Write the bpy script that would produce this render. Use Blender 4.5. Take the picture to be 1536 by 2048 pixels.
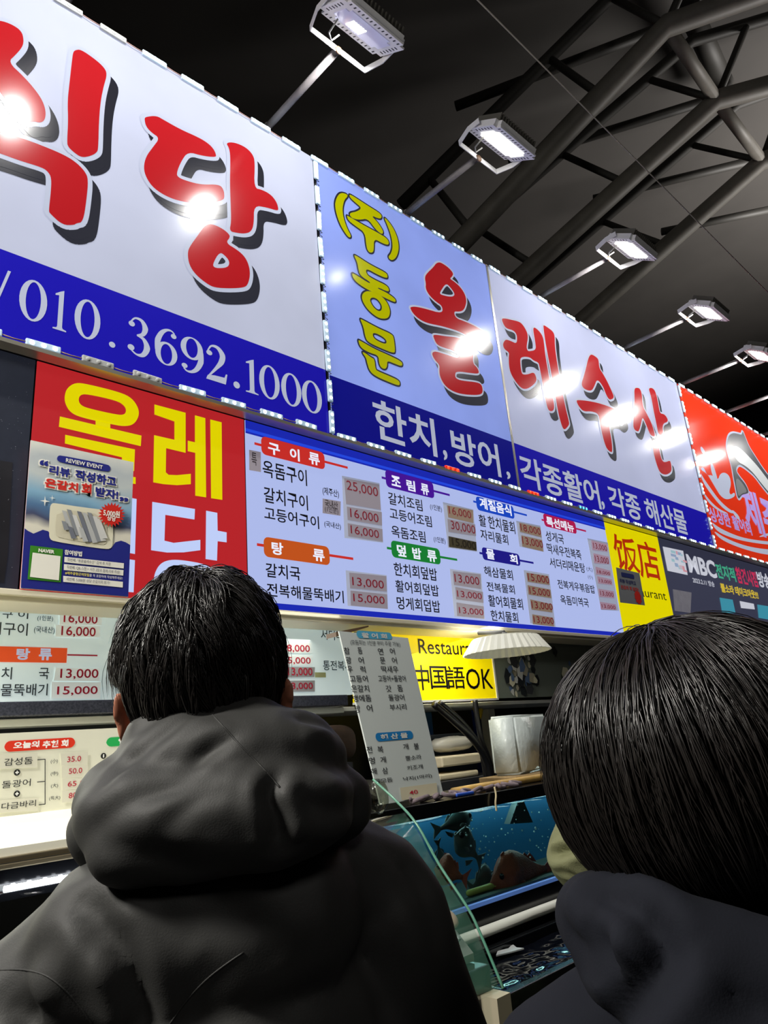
import bpy, bmesh, math, random
import numpy as np
from mathutils import Vector, Matrix, noise
from mathutils.geometry import tessellate_polygon

for _o in list(bpy.data.objects):
    bpy.data.objects.remove(_o)
SC = bpy.context.scene
COL = SC.collection
random.seed(7)

# ------------------------------------------------------------------ camera
EYE = 1.55
YAW, PITCH, ROLL, FPX = 0.78452259, 0.31095241, -0.08384268, 1429.58
_F = Vector((math.sin(YAW)*math.cos(PITCH), math.cos(YAW)*math.cos(PITCH), math.sin(PITCH)))
_R = Vector((math.cos(YAW), -math.sin(YAW), 0))
_U = _R.cross(_F)
CR = _R*math.cos(ROLL)+_U*math.sin(ROLL)
CU = _U*math.cos(ROLL)-_R*math.sin(ROLL)
CAMP = Vector((0, 0, EYE))
cd = bpy.data.cameras.new('camera')
cam = bpy.data.objects.new('camera', cd); COL.objects.link(cam)
M = Matrix((CR, CU, -_F)).transposed().to_4x4(); M.translation = CAMP
cam.matrix_world = M
cd.sensor_fit = 'HORIZONTAL'; cd.sensor_width = 36; cd.lens = FPX/1536*36
cd.clip_start = 0.02; cd.clip_end = 200
SC.camera = cam

# ------------------------------------------------------------------ view, world, area lamps
SC.view_settings.view_transform = 'Standard'
SC.view_settings.look = 'None'
SC.view_settings.gamma = 1
SC.view_settings.exposure = 0
SC.view_settings.use_curve_mapping = False
w = bpy.data.worlds.new('world'); SC.world = w; w.use_nodes = True
w.node_tree.nodes['Background'].inputs[0].default_value = (.55, .6, .75, 1)
w.node_tree.nodes['Background'].inputs[1].default_value = 0.006

def area_lamp(loc, target, power, size, col=(1, .95, .86), spread=160):
    l = bpy.data.lights.new('area_lamp', 'AREA'); l.energy = power; l.size = size; l.color = col
    l.spread = math.radians(spread)
    o = bpy.data.objects.new('area_lamp', l); COL.objects.link(o); o.location = loc
    o.rotation_euler = (Vector(target)-Vector(loc)).to_track_quat('-Z', 'Y').to_euler()
    return o
area_lamp((-1.35, 1.25, 3.35), (0.4, 0.9, 1.7), 72, .4, (1, .96, .88))        # lamps of the neighbouring stall on the left
area_lamp((-0.6, -3.2, 5.4), (1.0, 2.0, 2.0), 26, 1.0, (1, .96, .9))           # weak fill added high behind the viewer, mainly for the poster
area_lamp((11.0, -1.5, 5.0), (10.0, 0.6, 8.7), 360, 2.0, (1, .96, .92), 120)      # unseen lamp added to brighten the right part of the roof
area_lamp((1.6, 2.28, 2.0), (1.6, 2.0, 1.2), 4, .5, (1, .97, .86))             # tube inside the stall
area_lamp((2.7, 2.28, 2.0), (2.9, 2.1, 1.1), 7, .5, (1, .97, .86))
area_lamp((0.3, 2.25, 1.99), (0.3, 2.0, 1.2), 9, .4, (1, .97, .84))

# ------------------------------------------------------------------ helpers
def ray(px, py):
    return CR*(px-768)+CU*-(py-1024)+_F*FPX
def onY(px, py, Y):
    r = ray(px, py); return CAMP+r*(Y/r.y)
def onX(px, py, X):
    r = ray(px, py); return CAMP+r*(X/r.x)
def onZ(px, py, Z):
    r = ray(px, py); return CAMP+r*((Z-EYE)/r.z)
def lin(c):
    return tuple((v/255/12.92 if v/255 <= .04045 else ((v/255+.055)/1.055)**2.4) for v in c)

MATS = {}
def mat(name, rgb, rough=.5, emit=None, es=1.0, metal=0, spec=.5, coat=0, var=0, vscale=8, bump=0, bscale=60, sample=True):
    if name in MATS: return MATS[name]
    m = bpy.data.materials.new(name); m.use_nodes = True; MATS[name] = m
    nt = m.node_tree; b = nt.nodes['Principled BSDF']
    c = lin(rgb)+(1,)
    b.inputs['Base Color'].default_value = c
    b.inputs['Roughness'].default_value = rough; b.inputs['Metallic'].default_value = metal
    b.inputs['Specular IOR Level'].default_value = spec
    if coat:
        b.inputs['Coat Weight'].default_value = coat; b.inputs['Coat Roughness'].default_value = .06
    if emit is not None:
        b.inputs['Emission Color'].default_value = lin(emit)+(1,); b.inputs['Emission Strength'].default_value = es
        if not sample:
            m.cycles.emission_sampling = 'NONE'
    if var or bump:
        tc = nt.nodes.new('ShaderNodeTexCoord')
        n = nt.nodes.new('ShaderNodeTexNoise'); n.inputs['Scale'].default_value = vscale; n.inputs['Detail'].default_value = 5
        nt.links.new(tc.outputs['Object'], n.inputs['Vector'])
        if var:
            mx = nt.nodes.new('ShaderNodeMix'); mx.data_type = 'RGBA'
            mx.inputs[6].default_value = tuple(v*(1-var) for v in c[:3])+(1,)
            mx.inputs[7].default_value = tuple(min(1, v*(1+var)) for v in c[:3])+(1,)
            nt.links.new(n.outputs['Fac'], mx.inputs[0]); nt.links.new(mx.outputs[2], b.inputs['Base Color'])
        if bump:
            n2 = nt.nodes.new('ShaderNodeTexNoise'); n2.inputs['Scale'].default_value = bscale; n2.inputs['Detail'].default_value = 4
            nt.links.new(tc.outputs['Object'], n2.inputs['Vector'])
            bp = nt.nodes.new('ShaderNodeBump'); bp.inputs['Strength'].default_value = bump; bp.inputs['Distance'].default_value = .01
            nt.links.new(n2.outputs['Fac'], bp.inputs['Height']); nt.links.new(bp.outputs['Normal'], b.inputs['Normal'])
    return m

def backlit(name, rgb, k=.55, rough=.22, base=.5, cloud=0, coat=0.0, spec=.5):
    """printed film of a light box: it glows with its own print colour and has a gloss"""
    m = mat(name, tuple(v*base for v in rgb), rough, rgb, k, coat=coat, spec=spec)
    if cloud:
        nt = m.node_tree; b = nt.nodes['Principled BSDF']
        tc = nt.nodes.new('ShaderNodeTexCoord'); n = nt.nodes.new('ShaderNodeTexNoise')
        n.inputs['Scale'].default_value = 1.6; n.inputs['Detail'].default_value = 3
        nt.links.new(tc.outputs['Object'], n.inputs['Vector'])
        mr = nt.nodes.new('ShaderNodeMapRange'); mr.inputs[1].default_value = .3; mr.inputs[2].default_value = .7
        mr.inputs[3].default_value = k*(1-cloud); mr.inputs[4].default_value = k*(1+cloud)
        nt.links.new(n.outputs['Fac'], mr.inputs[0]); nt.links.new(mr.outputs[0], b.inputs['Emission Strength'])
    return m

ORG = {}
def tag(o, label=None, cat=None, group=None, kind=None):
    if label: o['label'] = label
    if cat: o['category'] = cat
    if group: o['group'] = group
    if kind: o['kind'] = kind
    return o
def thing(name, label, cat, loc, group=None):
    o = bpy.data.objects.new(name, None); COL.objects.link(o); o.location = loc
    o.empty_display_size = .05
    ORG[o.name] = Vector(loc); return tag(o, label, cat, group)
def obj(name, V, Fc, mats, parent=None, fm=None, smooth=False, origin=None):
    """one mesh object from world-space vertices"""
    org = ORG[parent.name] if parent else Vector(origin if origin is not None else (0, 0, 0))
    me = bpy.data.meshes.new(name)
    V = np.asarray([tuple(v) for v in V] if not isinstance(V, np.ndarray) else V, dtype=float)-np.array(org)
    me.from_pydata(V.tolist() if len(V) < 40000 else V, [], Fc)
    for m in (mats if isinstance(mats, (list, tuple)) else [mats]): me.materials.append(m)
    if fm is not None: me.polygons.foreach_set('material_index', fm)
    if smooth: me.polygons.foreach_set('use_smooth', [True]*len(me.polygons))
    me.update()
    o = bpy.data.objects.new(name, me); COL.objects.link(o)
    if parent: o.parent = parent
    else: o.location = org
    ORG[o.name] = org
    return o
def copy_to(o, loc, parent=None):
    c = o.copy(); COL.objects.link(c); c.location = loc
    if parent: c.parent = parent
    return c

class MB:
    """collects simple solids into one mesh"""
    def __init__(s): s.v = []; s.f = []; s.m = []
    def add(s, V, F, mi=0):
        n = len(s.v); s.v += [tuple(v) for v in V]; s.f += [tuple(i+n for i in f) for f in F]; s.m += [mi]*len(F); return s
    def box(s, a, b, mi=0, bev=0):
        x0, y0, z0 = a; x1, y1, z1 = b
        if bev:
            bm = bmesh.new(); bmesh.ops.create_cube(bm, size=1)
            for v in bm.verts: v.co = Vector(((x0+x1)/2+v.co.x*(x1-x0), (y0+y1)/2+v.co.y*(y1-y0), (z0+z1)/2+v.co.z*(z1-z0)))
            bmesh.ops.bevel(bm, geom=bm.edges[:], offset=bev, segments=2, affect='EDGES', profile=.5)
            bm.verts.index_update(); s.add([v.co[:] for v in bm.verts], [[v.index for v in f.verts] for f in bm.faces], mi); bm.free(); return s
        V = [(x, y, z) for x in (x0, x1) for y in (y0, y1) for z in (z0, z1)]
        return s.add(V, [(0, 1, 3, 2), (4, 6, 7, 5), (0, 4, 5, 1), (2, 3, 7, 6), (0, 2, 6, 4), (1, 5, 7, 3)], mi)
    def hull8(s, V, mi=0):
        return s.add(V, [(0, 1, 2, 3), (4, 7, 6, 5), (0, 4, 5, 1), (1, 5, 6, 2), (2, 6, 7, 3), (3, 7, 4, 0)], mi)
    def tube(s, pts, r, n=8, mi=0, cap=True):
        pts = [Vector(p) for p in pts]; rs = r if isinstance(r, (list, tuple)) else [r]*len(pts)
        V = []; F = []; ref = None
        for i, p in enumerate(pts):
            d = (pts[min(i+1, len(pts)-1)]-pts[max(i-1, 0)]).normalized()
            if ref is None: ref = Vector((0, 0, 1)) if abs(d.z) < .9 else Vector((1, 0, 0))
            a = d.cross(ref).normalized(); ref = a.cross(d).normalized() if False else ref
            b = a.cross(d)
            V += [p+(a*math.cos(t*2*math.pi/n)+b*math.sin(t*2*math.pi/n))*rs[i] for t in range(n)]
        for i in range(len(pts)-1):
            F += [(i*n+t, i*n+(t+1) % n, (i+1)*n+(t+1) % n, (i+1)*n+t) for t in range(n)]
        if cap: F += [tuple(range(n))[::-1], tuple((len(pts)-1)*n+t for t in range(n))]
        return s.add(V, F, mi)
    def ell(s, c, r, mi=0, nu=16, nv=10, rot=None, p=1.0):
        V = []; F = []; c = Vector(c)
        sg = lambda x: math.copysign(abs(x)**p, x)
        for j in range(nv+1):
            ph = -math.pi/2+math.pi*j/nv
            for i in range(nu):
                th = 2*math.pi*i/nu
                v = Vector((sg(math.cos(ph))*sg(math.cos(th))*r[0], sg(math.cos(ph))*sg(math.sin(th))*r[1], sg(math.sin(ph))*r[2]))
                if rot: v = rot @ v
                V.append(c+v)
        for j in range(nv):
            F += [(j*nu+i, j*nu+(i+1) % nu, (j+1)*nu+(i+1) % nu, (j+1)*nu+i) for i in range(nu)]
        return s.add(V, F, mi)
    def cap(s, a, b, ra, rb, mi=0, n=14):
        a = Vector(a); b = Vector(b); d = (b-a); L = d.length; d.normalize()
        pts = [a-d*ra*math.cos(t) for t in (0.15, .5, .9, 1.57)]+[b+d*rb*math.cos(t) for t in (1.57, .9, .5, .15)]
        rs = [ra*math.sin(t) for t in (0.15, .5, .9, 1.57)]+[rb*math.sin(t) for t in (1.57, .9, .5, .15)]
        return s.tube(pts, rs, n, mi)
    def prism(s, prof, x0, x1, mi=0):
        """closed (y,z) profile extruded along x"""
        n = len(prof)
        V = [(x0, y, z) for y, z in prof]+[(x1, y, z) for y, z in prof]
        F = [(i, (i+1) % n, n+(i+1) % n, n+i) for i in range(n)]
        t = tessellate_polygon([[Vector((y, z, 0)) for y, z in prof]])
        F += [tuple(q) for q in t]+[tuple(n+k for k in q[::-1]) for q in t]
        return s.add(V, F, mi)
    def build(s, name, mats, parent=None, smooth=False, origin=None):
        return obj(name, s.v, s.f, mats, parent, s.m, smooth, origin)

# ------------------------------------------------------------------ flat print on boards
class Board:
    """a plane in the place: P0 + u*U + v*V, N points to the viewer"""
    def __init__(s, P0, U, V):
        s.P = Vector(P0); s.U = Vector(U).normalized(); s.V = Vector(V).normalized(); s.N = s.U.cross(s.V).normalized()
        if s.N.dot(CAMP-s.P) < 0: s.N = -s.N
    def uv(s, q):
        r = ray(*q); t = s.N.dot(s.P-CAMP)/s.N.dot(r); d = CAMP+r*t-s.P
        return (d.dot(s.U), d.dot(s.V))
    def at(s, u, v, off=0): return s.P+s.U*u+s.V*v+s.N*off
def wall(Y): return Board((0, Y, EYE), (1, 0, 0), (0, 0, 1))
class Crop:
    """converts coordinates measured on an enlarged detail into photograph pixels"""
    def __init__(s, ox, oy, sc): s.o = (ox, oy, sc)
    def __call__(s, q): return (s.o[0]+q[0]/s.o[2], s.o[1]+q[1]/s.o[2])
ID = Crop(0, 0, 1)

def chaikin(P, it=1, keep=.25):
    for _ in range(it):
        Q = []
        for i in range(len(P)):
            a = P[i]; b = P[(i+1) % len(P)]
            Q += [(a[0]+(b[0]-a[0])*keep, a[1]+(b[1]-a[1])*keep), (b[0]-(b[0]-a[0])*keep, b[1]-(b[1]-a[1])*keep)]
        P = Q
    return P
class Ink:
    """flat print collected in board coordinates; every layer gets its own small height"""
    def __init__(s, bd): s.b = bd; s.v = []; s.f = []; s.m = []; s.k = 0
    def tri(s, loops, off, mi=0):
        s.k += 1; off += 2.5e-6*(s.k % 400)     # neighbouring pieces never share one plane
        t = tessellate_polygon([[Vector((x, y, 0)) for x, y in L] for L in loops])
        flat = [p for L in loops for p in L]; n = len(s.v)
        s.v += [s.b.at(x, y, off) for x, y in flat]
        for q in t:
            a, b, c = (flat[k] for k in q)
            ar = (b[0]-a[0])*(c[1]-a[1])-(b[1]-a[1])*(c[0]-a[0])
            nz = s.b.U.cross(s.b.V).dot(s.b.N)
            q = q if ar*nz > 0 else q[::-1]
            s.f.append(tuple(k+n for k in q)); s.m.append(mi)
    def stroke(s, L, w, off, mi=0, closed=True, nd=8):
        for i in range(len(L) if closed else len(L)-1):
            a = Vector(L[i]); b = Vector(L[(i+1) % len(L)]); d = b-a
            if d.length < 1e-6: continue
            p = Vector((-d.y, d.x)).normalized()*w
            s.tri([[a+p, a-p, b-p, b+p]], off, mi)
        for a in L:
            s.tri([[(a[0]+w*math.cos(k*2*math.pi/nd), a[1]+w*math.sin(k*2*math.pi/nd)) for k in range(nd)]], off, mi)
    def rect(s, a, b, off, mi=0, r=0):
        (x0, y0), (x1, y1) = a, b
        if r:
            L = []
            for cx, cy, t0 in ((x1-r, y1-r, 0), (x0+r, y1-r, 90), (x0+r, y0+r, 180), (x1-r, y0+r, 270)):
                L += [(cx+r*math.cos(math.radians(t0+k*22.5)), cy+r*math.sin(math.radians(t0+k*22.5))) for k in range(5)]
        else: L = [(x0, y0), (x1, y0), (x1, y1), (x0, y1)]
        s.tri([L], off, mi)
    def build(s, name, mats, parent):
        return obj(name, s.v, s.f, mats, parent, s.m)

_TX = {}
def glyphs(txt, bold=0.0):
    k = (txt, bold)
    if k not in _TX:
        c = bpy.data.curves.new('lettering', 'FONT'); c.body = txt; c.offset = bold; c.resolution_u = 3
        o = bpy.data.objects.new('lettering', c); m = bpy.data.meshes.new_from_object(o)
        V = np.array([v.co[:2] for v in m.vertices]); F = [tuple(p.vertices) for p in m.polygons]
        mn = V.min(0); mx = V.max(0); V = (V-mn)/(mx-mn)
        bpy.data.objects.remove(o); bpy.data.curves.remove(c); bpy.data.meshes.remove(m)
        _TX[k] = (V, F)
    return _TX[k]
def type_in(ink, txt, a, b, off, mi=0, bold=0.0):
    """sets txt into the box with lower left corner a and upper right corner b (board coordinates)"""
    V, F = glyphs(txt, bold); n = len(ink.v); ink.k += 1; off += 2.5e-6*(ink.k % 400)
    ink.v += [ink.b.at(a[0]+x*(b[0]-a[0]), a[1]+y*(b[1]-a[1]), off) for x, y in V]
    flip = ink.b.U.cross(ink.b.V).dot(ink.b.N) < 0
    ink.f += [tuple(k+n for k in (f[::-1] if flip else f)) for f in F]; ink.m += [mi]*len(F)
def type4(ink, txt, l, r, b, t, off, mi=0, bold=0.0, crop=None):
    """sets txt between photograph points: left, right, lowest and highest"""
    f = lambda q: ink.b.uv(crop(q) if crop else q)
    type_in(ink, txt, (f(l)[0], f(b)[1]), (f(r)[0], f(t)[1]), off, mi, bold)
def catmull(P, n=6):
    P = [Vector(p) for p in P]; Q = []
    for i in range(len(P)-1):
        p0 = P[max(i-1, 0)]; p1 = P[i]; p2 = P[i+1]; p3 = P[min(i+2, len(P)-1)]
        for k in range(n):
            t = k/n
            Q.append(.5*((2*p1)+(p2-p0)*t+(2*p0-5*p1+4*p2-p3)*t*t+(3*p1-p0-3*p2+p3)*t**3))
    Q.append(P[-1]); return Q

# ------------------------------------------------------------------ setting
def struct(name, mb, m):
    o = mb.build(name, m); o['kind'] = 'structure'; return o
ROOFZ = 8.7
M_roof = mat('roof_sheet', (66, 63, 60), .8, var=.25, vscale=1.2)
M_steel = mat('painted_steel_pipe', (120, 116, 108), .55, var=.3, vscale=9)
M_dsteel = mat('dark_steel', (60, 58, 54), .6, var=.2)
struct('floor', MB().box((-7, -9, -.1), (30, 15, 0)), mat('wet_concrete', (70, 70, 70), .35, var=.3, vscale=3))
struct('ceiling', MB().box((-7, -9, ROOFZ), (30, 15, ROOFZ+.1)), M_roof)
M_hall = mat('hall_wall', (40, 40, 42), .8, var=.2)
struct('wall_back', MB().box((-7, 15, 0), (30, 15.1, ROOFZ)), M_hall)
struct('wall_front', MB().box((-7, -9.1, 0), (30, -9, ROOFZ)), M_hall)
struct('wall_left', MB().box((-7.1, -9, 0), (-7, 15, ROOFZ)), M_hall)
struct('wall_right', MB().box((30, -9, 0), (30.1, 15, ROOFZ)), M_hall)

# roof trusses: pipe chords with braces
def pz(q, z): return onZ(q[0], q[1], EYE+z)
def invert_plane(q, p0, d):
    n = Vector((-d.y, d.x, 0)); r = ray(*q); return CAMP+r*(n.dot(p0-CAMP)/n.dot(r))
TR = [((1478, 0), (1333, 52), (1178, 215), 5.5, 'pipe roof truss nearest the top edge, above the second floodlight'),
      ((1536, 172), (1433, 200), (1218, 395), 5.5, 'middle pipe roof truss, crossing the thin wire above the third floodlight'),
      ((1560, 310), (1524, 322), (1300, 520), 5.5, 'lower pipe roof truss behind the third and fourth floodlights')]
joints = []
for a, b, c, z, lab in TR:
    A = pz(a, z); B = pz(b, z); d = (B-A); d.z = 0; d.normalize(); A2 = B-d*4.5
    C = invert_plane(c, B, d); E2 = C+(C-B)*2.4
    t = thing('roof_truss', lab, 'roof truss', B, 'pipe trusses under the roof')
    joints.append(B)
    MB().tube([A2, B, C, E2], .092, 14).build('lower_chord', M_steel, t, True)
    up = Vector((.15, .1, 1.0))
    U0 = A2+up; U1 = B+up*.95; U2 = E2+up*1.15
    MB().tube([U0, U1, U2], .06, 10).build('upper_chord', M_dsteel, t, True)
    for k in range(4):
        p = B.lerp(A2, k/4.); MB().tube([p, p.lerp(A2, .12)+up], .035, 8).build('brace', M_dsteel, t, True)
        p = B.lerp(E2, k/4.); MB().tube([p, B.lerp(E2, k/4.+.13)+up*(1+.04*k)], .035, 8).build('brace', M_dsteel, t, True)
labs = ['slanting tie pipe joining the upper two roof trusses', 'slanting tie pipe joining the lower two roof trusses']
for k in (0, 1):
    a = joints[k]; b = joints[k+1]
    o = MB().tube([a+(b-a)*.02, b-(b-a)*.02], .058, 10).build('tie_pipe', M_steel, None, True, origin=a)
    tag(o, labs[k], 'roof pipe', 'tie pipes between the trusses')
for (a, b, lab) in [((1298, 65), (1010, 175), 'dark purlin running left from the topmost roof truss'),
                    ((1418, 200), (1120, 292), 'dark purlin running left from the middle roof truss'),
                    ((1503, 322), (1270, 378), 'dark purlin running left from the lower roof truss'),
                    ((1536, 420), (1380, 452), 'dark purlin at the right edge below the lower roof truss'),
                    ((1388, 40), (1445, 165), 'wide dark rafter beside the slanting tie pipe of the upper trusses')]:
    zz = 6.75 if 'wide' in lab else 6.2; A = pz(a, zz); B = pz(b, zz); A = A+(A-B)*.25
    o = MB().tube([A, B+(B-A)*.3], .05 if 'wide' not in lab else .11, 8).build('purlin', M_dsteel, None, True, origin=A)
    tag(o, lab, 'roof beam')
A = onY(955, 0, 1.2); B = onY(1536, 585, 1.2); 
o = MB().tube([A+(A-B)*.5, B+(B-A)*.9], .0035, 6).build('hanging_wire', mat('wire_grey', (150, 145, 135), .5), None, True, origin=A)
tag(o, 'thin grey wire strung along the hall in front of the roof trusses', 'wire')

# stall carcass
Y0 = 2.2
z_top, z_bot = EYE+2.85, EYE+1.29
M_cream = mat('cream_painted_board', (228, 220, 196), .5, var=.06, vscale=6)
M_white = mat('white_melamine', (225, 226, 222), .4, var=.04)
M_alu = mat('aluminium_rail', (190, 186, 172), .32, metal=.8)
M_black = mat('black_gloss', (14, 15, 18), .18, spec=.6)
M_blackm = mat('black_matt', (16, 17, 19), .6)
M_dark = mat('stall_interior', (34, 35, 40), .7, var=.3, vscale=4)
struct('wall_stall', MB().box((-1.2, 3.45, 0), (9.5, 3.55, z_bot)), M_dark)
struct('trim_1', MB().box((-1.2, 2.33, EYE+.502), (9.5, 3.45, EYE+.56)).box((-1.2, 2.33, z_bot-.05), (9.5, 3.45, z_bot)), M_dark)
sf = thing('stall_soffit', 'cream painted soffit board running under the lit menu boards', 'ledge', (2.5, 2.25, EYE+.47))
MB().box((-1.2, 2.165, EYE+.466), (9.5, 2.328, EYE+.498), bev=.003).build('board', M_cream, sf)
MB().box((-1.2, 2.152, EYE+.480), (9.5, 2.164, EYE+.499), bev=.003).build('front_strip', M_cream, sf)
rail = thing('sign_rail', 'thin metal rail between the big shop signs and the menu boards', 'rail', (2.5, 2.17, z_bot-.01))
MB().box((-1.2, 2.135, z_bot-.028), (9.5, 2.185, z_bot-.014)).build('lip', M_alu, rail)
MB().box((-1.2, 2.16, z_bot-.014), (9.5, 2.19, z_bot-.001)).build('shadow_strip', mat('rail_shadow_gap', (48, 46, 38), .5), rail)  # dark strip coloured in for the shadow line above the lip

# ------------------------------------------------------------------ big shop signs
M_film1 = backlit('sign_film_left', (216, 222, 248), .46, .165, .55, .12, spec=.24)
M_film2 = backlit('sign_film_middle', (148, 168, 246), .68, .165, .55, .12, spec=.24)
M_film3 = backlit('sign_film_right', (204, 210, 244), .52, .165, .55, .08, spec=.24)
M_blue = backlit('print_blue', (30, 24, 176), .5, .165, .7, spec=.24)
M_navy = backlit('print_dark_blue', (18, 20, 140), .5, .165, .7, spec=.24)
M_red = backlit('print_red', (206, 30, 38), .42, .165, .55, spec=.24)
M_shadow = mat('print_black', (10, 10, 12), .2, (46, 47, 57), .85, spec=.24)
M_pw = backlit('print_white', (222, 230, 255), .44, .165, .5, spec=.24)
M_yel = backlit('print_yellow', (206, 206, 0), .5, .165, .5, spec=.24)
M_bk = mat('print_ink', (14, 13, 22), .4)
M_case = mat('sign_case', (70, 70, 74), .5)
W = wall(Y0)

def sign_case(name, lab, x0, x1, splits, films, bands, zb):
    t = thing(name, lab, 'shop sign', ((x0+x1)/2, Y0, z_bot))
    MB().box((x0, Y0+.004, z_bot), (x1, Y0+.14, z_top)).build('case', M_case, t)
    xs = [x0]+splits+[x1]
    for i in range(len(xs)-1):
        MB().box((xs[i]+.004, Y0, z_bot+.003), (xs[i+1]-.004, Y0+.004, z_top-.003)).build('film_panel', films[i], t)
        if bands:
            k = Ink(W); k.rect((xs[i]+.004, z_bot+.004-EYE), (xs[i+1]-.004, zb-EYE), .0012); k.build('blue_band', bands[i], t)
    for s in splits:
        MB().box((s-.009, Y0-.004, z_bot), (s+.009, Y0+.002, z_top)).build('seam_strip', M_alu, t)
    return t
t_left = sign_case('shop_sign', 'large white shop sign with two red brush letters and a phone number', -1.0, 1.90, [], [M_film1], [M_blue], EYE+1.632)
t_mid = sign_case('shop_sign', 'large white shop sign with yellow and red brush letters over a blue band', 1.915, 6.02, [3.305], [M_film2, M_film3], [M_navy, M_blue], EYE+1.613)
M_rsign = backlit('print_orange_red', (236, 56, 26), .55, .165, .6, spec=.24)
t_red = sign_case('shop_sign', 'orange red shop sign with a leaping fish at the right edge', 6.035, 9.5, [], [M_rsign], None, 0)

def brush_letters(t, crop, polys, name='letter', border=.018, sh=(.034, -.045), red=None):
    """each letter: outer loop (+ hole); a white border and a dark offset shade are part of the print"""
    for loops in polys:
        L = [[W.uv(crop(q)) for q in lp] for lp in loops]
        L = [chaikin(lp, 2) for lp in L]
        k = Ink(W)
        if sh:
            S = [[(x+sh[0], y+sh[1]) for x, y in lp] for lp in L]
            for lp in S: k.stroke(lp, border, .0014, 2)
            k.k = 0; k.tri(S, .0025, 2)
        k.k = 0
        for lp in L: k.stroke(lp, border, .0030, 1)
        k.k = 0; k.tri(L, .0042, 0)
        k.build(name, [red or M_red, M_pw if sh else M_shadow, M_shadow], t)

CA = Crop(0, 20, 4.265); CB = Crop(260, 210, 4.518); CDm = Crop(800, 500, 6.205); CE = Crop(980, 620, 7.585); CFm = Crop(1130, 690, 6.4); CC = Crop(640, 370, 4.876)
brush_letters(t_left, CA, [
 [[(0,95),(100,130),(180,185),(200,260),(190,320),(130,390),(65,450),(200,575),(300,690),(360,780),(388,870),(380,945),(340,970),(280,955),(200,975),(110,880),(40,760),(-60,640),(-150,720),(-330,960),(-430,900),(-320,600),(-220,240),(-120,100)]],
 [[(620,365),(640,348),(685,342),(800,420),(880,490),(912,550),(880,660),(855,780),(840,960),(835,1180),(825,1220),(770,1252),(690,1265),(620,1215),(575,1170),(568,1130),(578,950),(572,780),(590,620),(610,440)]],
 [[(-240,985),(0,1045),(230,1115),(400,1180),(540,1240),(640,1300),(720,1380),(750,1450),(735,1620),(705,1815),(645,1825),(630,1840),(530,1840),(420,1740),(412,1715),(430,1560),(435,1440),(410,1390),(360,1350),(160,1290),(0,1230),(-250,1150),(-300,1080)]]])
brush_letters(t_left, CB, [
 [[(125,130),(140,112),(235,102),(300,140),(450,225),(620,300),(700,350),(750,400),(775,455),(768,478),(650,465),(520,428),(460,510),(415,620),(430,660),(520,695),(640,725),(800,722),(840,765),(850,830),(840,862),(760,885),(640,895),(500,885),(350,845),(210,760),(140,660),(117,570),(140,470),(200,390),(265,305),(190,255),(140,200)]],
 [[(860,345),(940,342),(1040,385),(1105,450),(1125,520),(1115,755),(1190,770),(1270,815),(1320,880),(1338,945),(1325,960),(1230,930),(1115,912),(1115,1080),(1090,1150),(1030,1168),(960,1160),(893,1145),(910,1060),(905,900),(898,720),(903,500),(895,400)]],
 [[(660,1110),(690,1085),(740,1080),(830,1120),(890,1170),(900,1200),(860,1250),(960,1310),(1030,1370),(1070,1450),(1082,1540),(1060,1630),(1020,1655),(900,1662),(760,1655),(690,1620),(590,1540),(530,1450),(515,1350),(530,1290),(610,1180)],
  [(805,1330),(860,1370),(895,1420),(885,1465),(830,1480),(755,1475),(742,1440)]]])
brush_letters(t_mid, CDm, [
 [[(480,155),(520,170),(600,225),(658,295),(640,335),(610,360),(660,390),(740,460),(800,550),(820,640),(800,720),(770,760),(720,770),(660,765),(685,850),(800,890),(930,950),(1040,1020),(1080,1070),(1085,1120),(1060,1180),(1000,1185),(930,1150),(870,1090),(740,1020),(640,985),(500,945),(340,915),(240,870),(160,800),(120,730),(125,712),(180,705),(300,730),(520,795),(520,700),(430,640),(350,560),(310,480),(315,420),(300,350),(320,300),(410,215),(440,170)],
  [(565,415),(620,470),(670,540),(665,575),(620,585),(540,570),(485,550),(500,510)]],
 [[(405,1060),(440,1055),(560,1075),(680,1085),(760,1110),(870,1190),(905,1260),(895,1410),(950,1460),(975,1520),(960,1538),(900,1535),(690,1505),(675,1560),(690,1600),(760,1625),(960,1645),(1010,1680),(1022,1760),(1000,1795),(930,1805),(770,1795),(650,1760),(550,1690),(490,1580),(480,1500),(485,1430),(425,1370),(390,1300),(400,1270),(440,1262),(560,1300),(725,1355),(725,1290),(640,1245),(500,1205),(445,1170),(410,1090)]]], border=.011)
brush_letters(t_mid, CE, [
 [[(165,135),(215,130),(300,150),(440,180),(500,240),(555,340),(570,420),(545,560),(560,620),(590,630),(690,610),(680,500),(650,330),(650,275),(675,268),(750,335),(800,420),(815,540),(830,680),(860,860),(920,1200),(960,1400),(968,1500),(940,1540),(890,1535),(860,1480),(830,1340),(770,1000),(740,850),(725,800),(650,770),(590,715),(455,715),(450,800),(470,960),(500,985),(570,980),(655,945),(690,1010),(700,1080),(640,1150),(560,1200),(480,1200),(400,1120),(310,980),(280,860),(275,720),(285,650),(210,600),(185,530),(210,470),(245,450),(320,480),(395,515),(405,430),(390,360),(340,310),(240,285),(195,220)]],
 [[(800,245),(810,232),(870,270),(950,330),(975,400),(975,540),(1000,740),(1030,930),(1090,1250),(1140,1500),(1195,1710),(1190,1750),(1140,1810),(1110,1815),(1080,1760),(1030,1580),(980,1280),(910,900),(860,640),(825,440)]]], border=.014)
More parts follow.
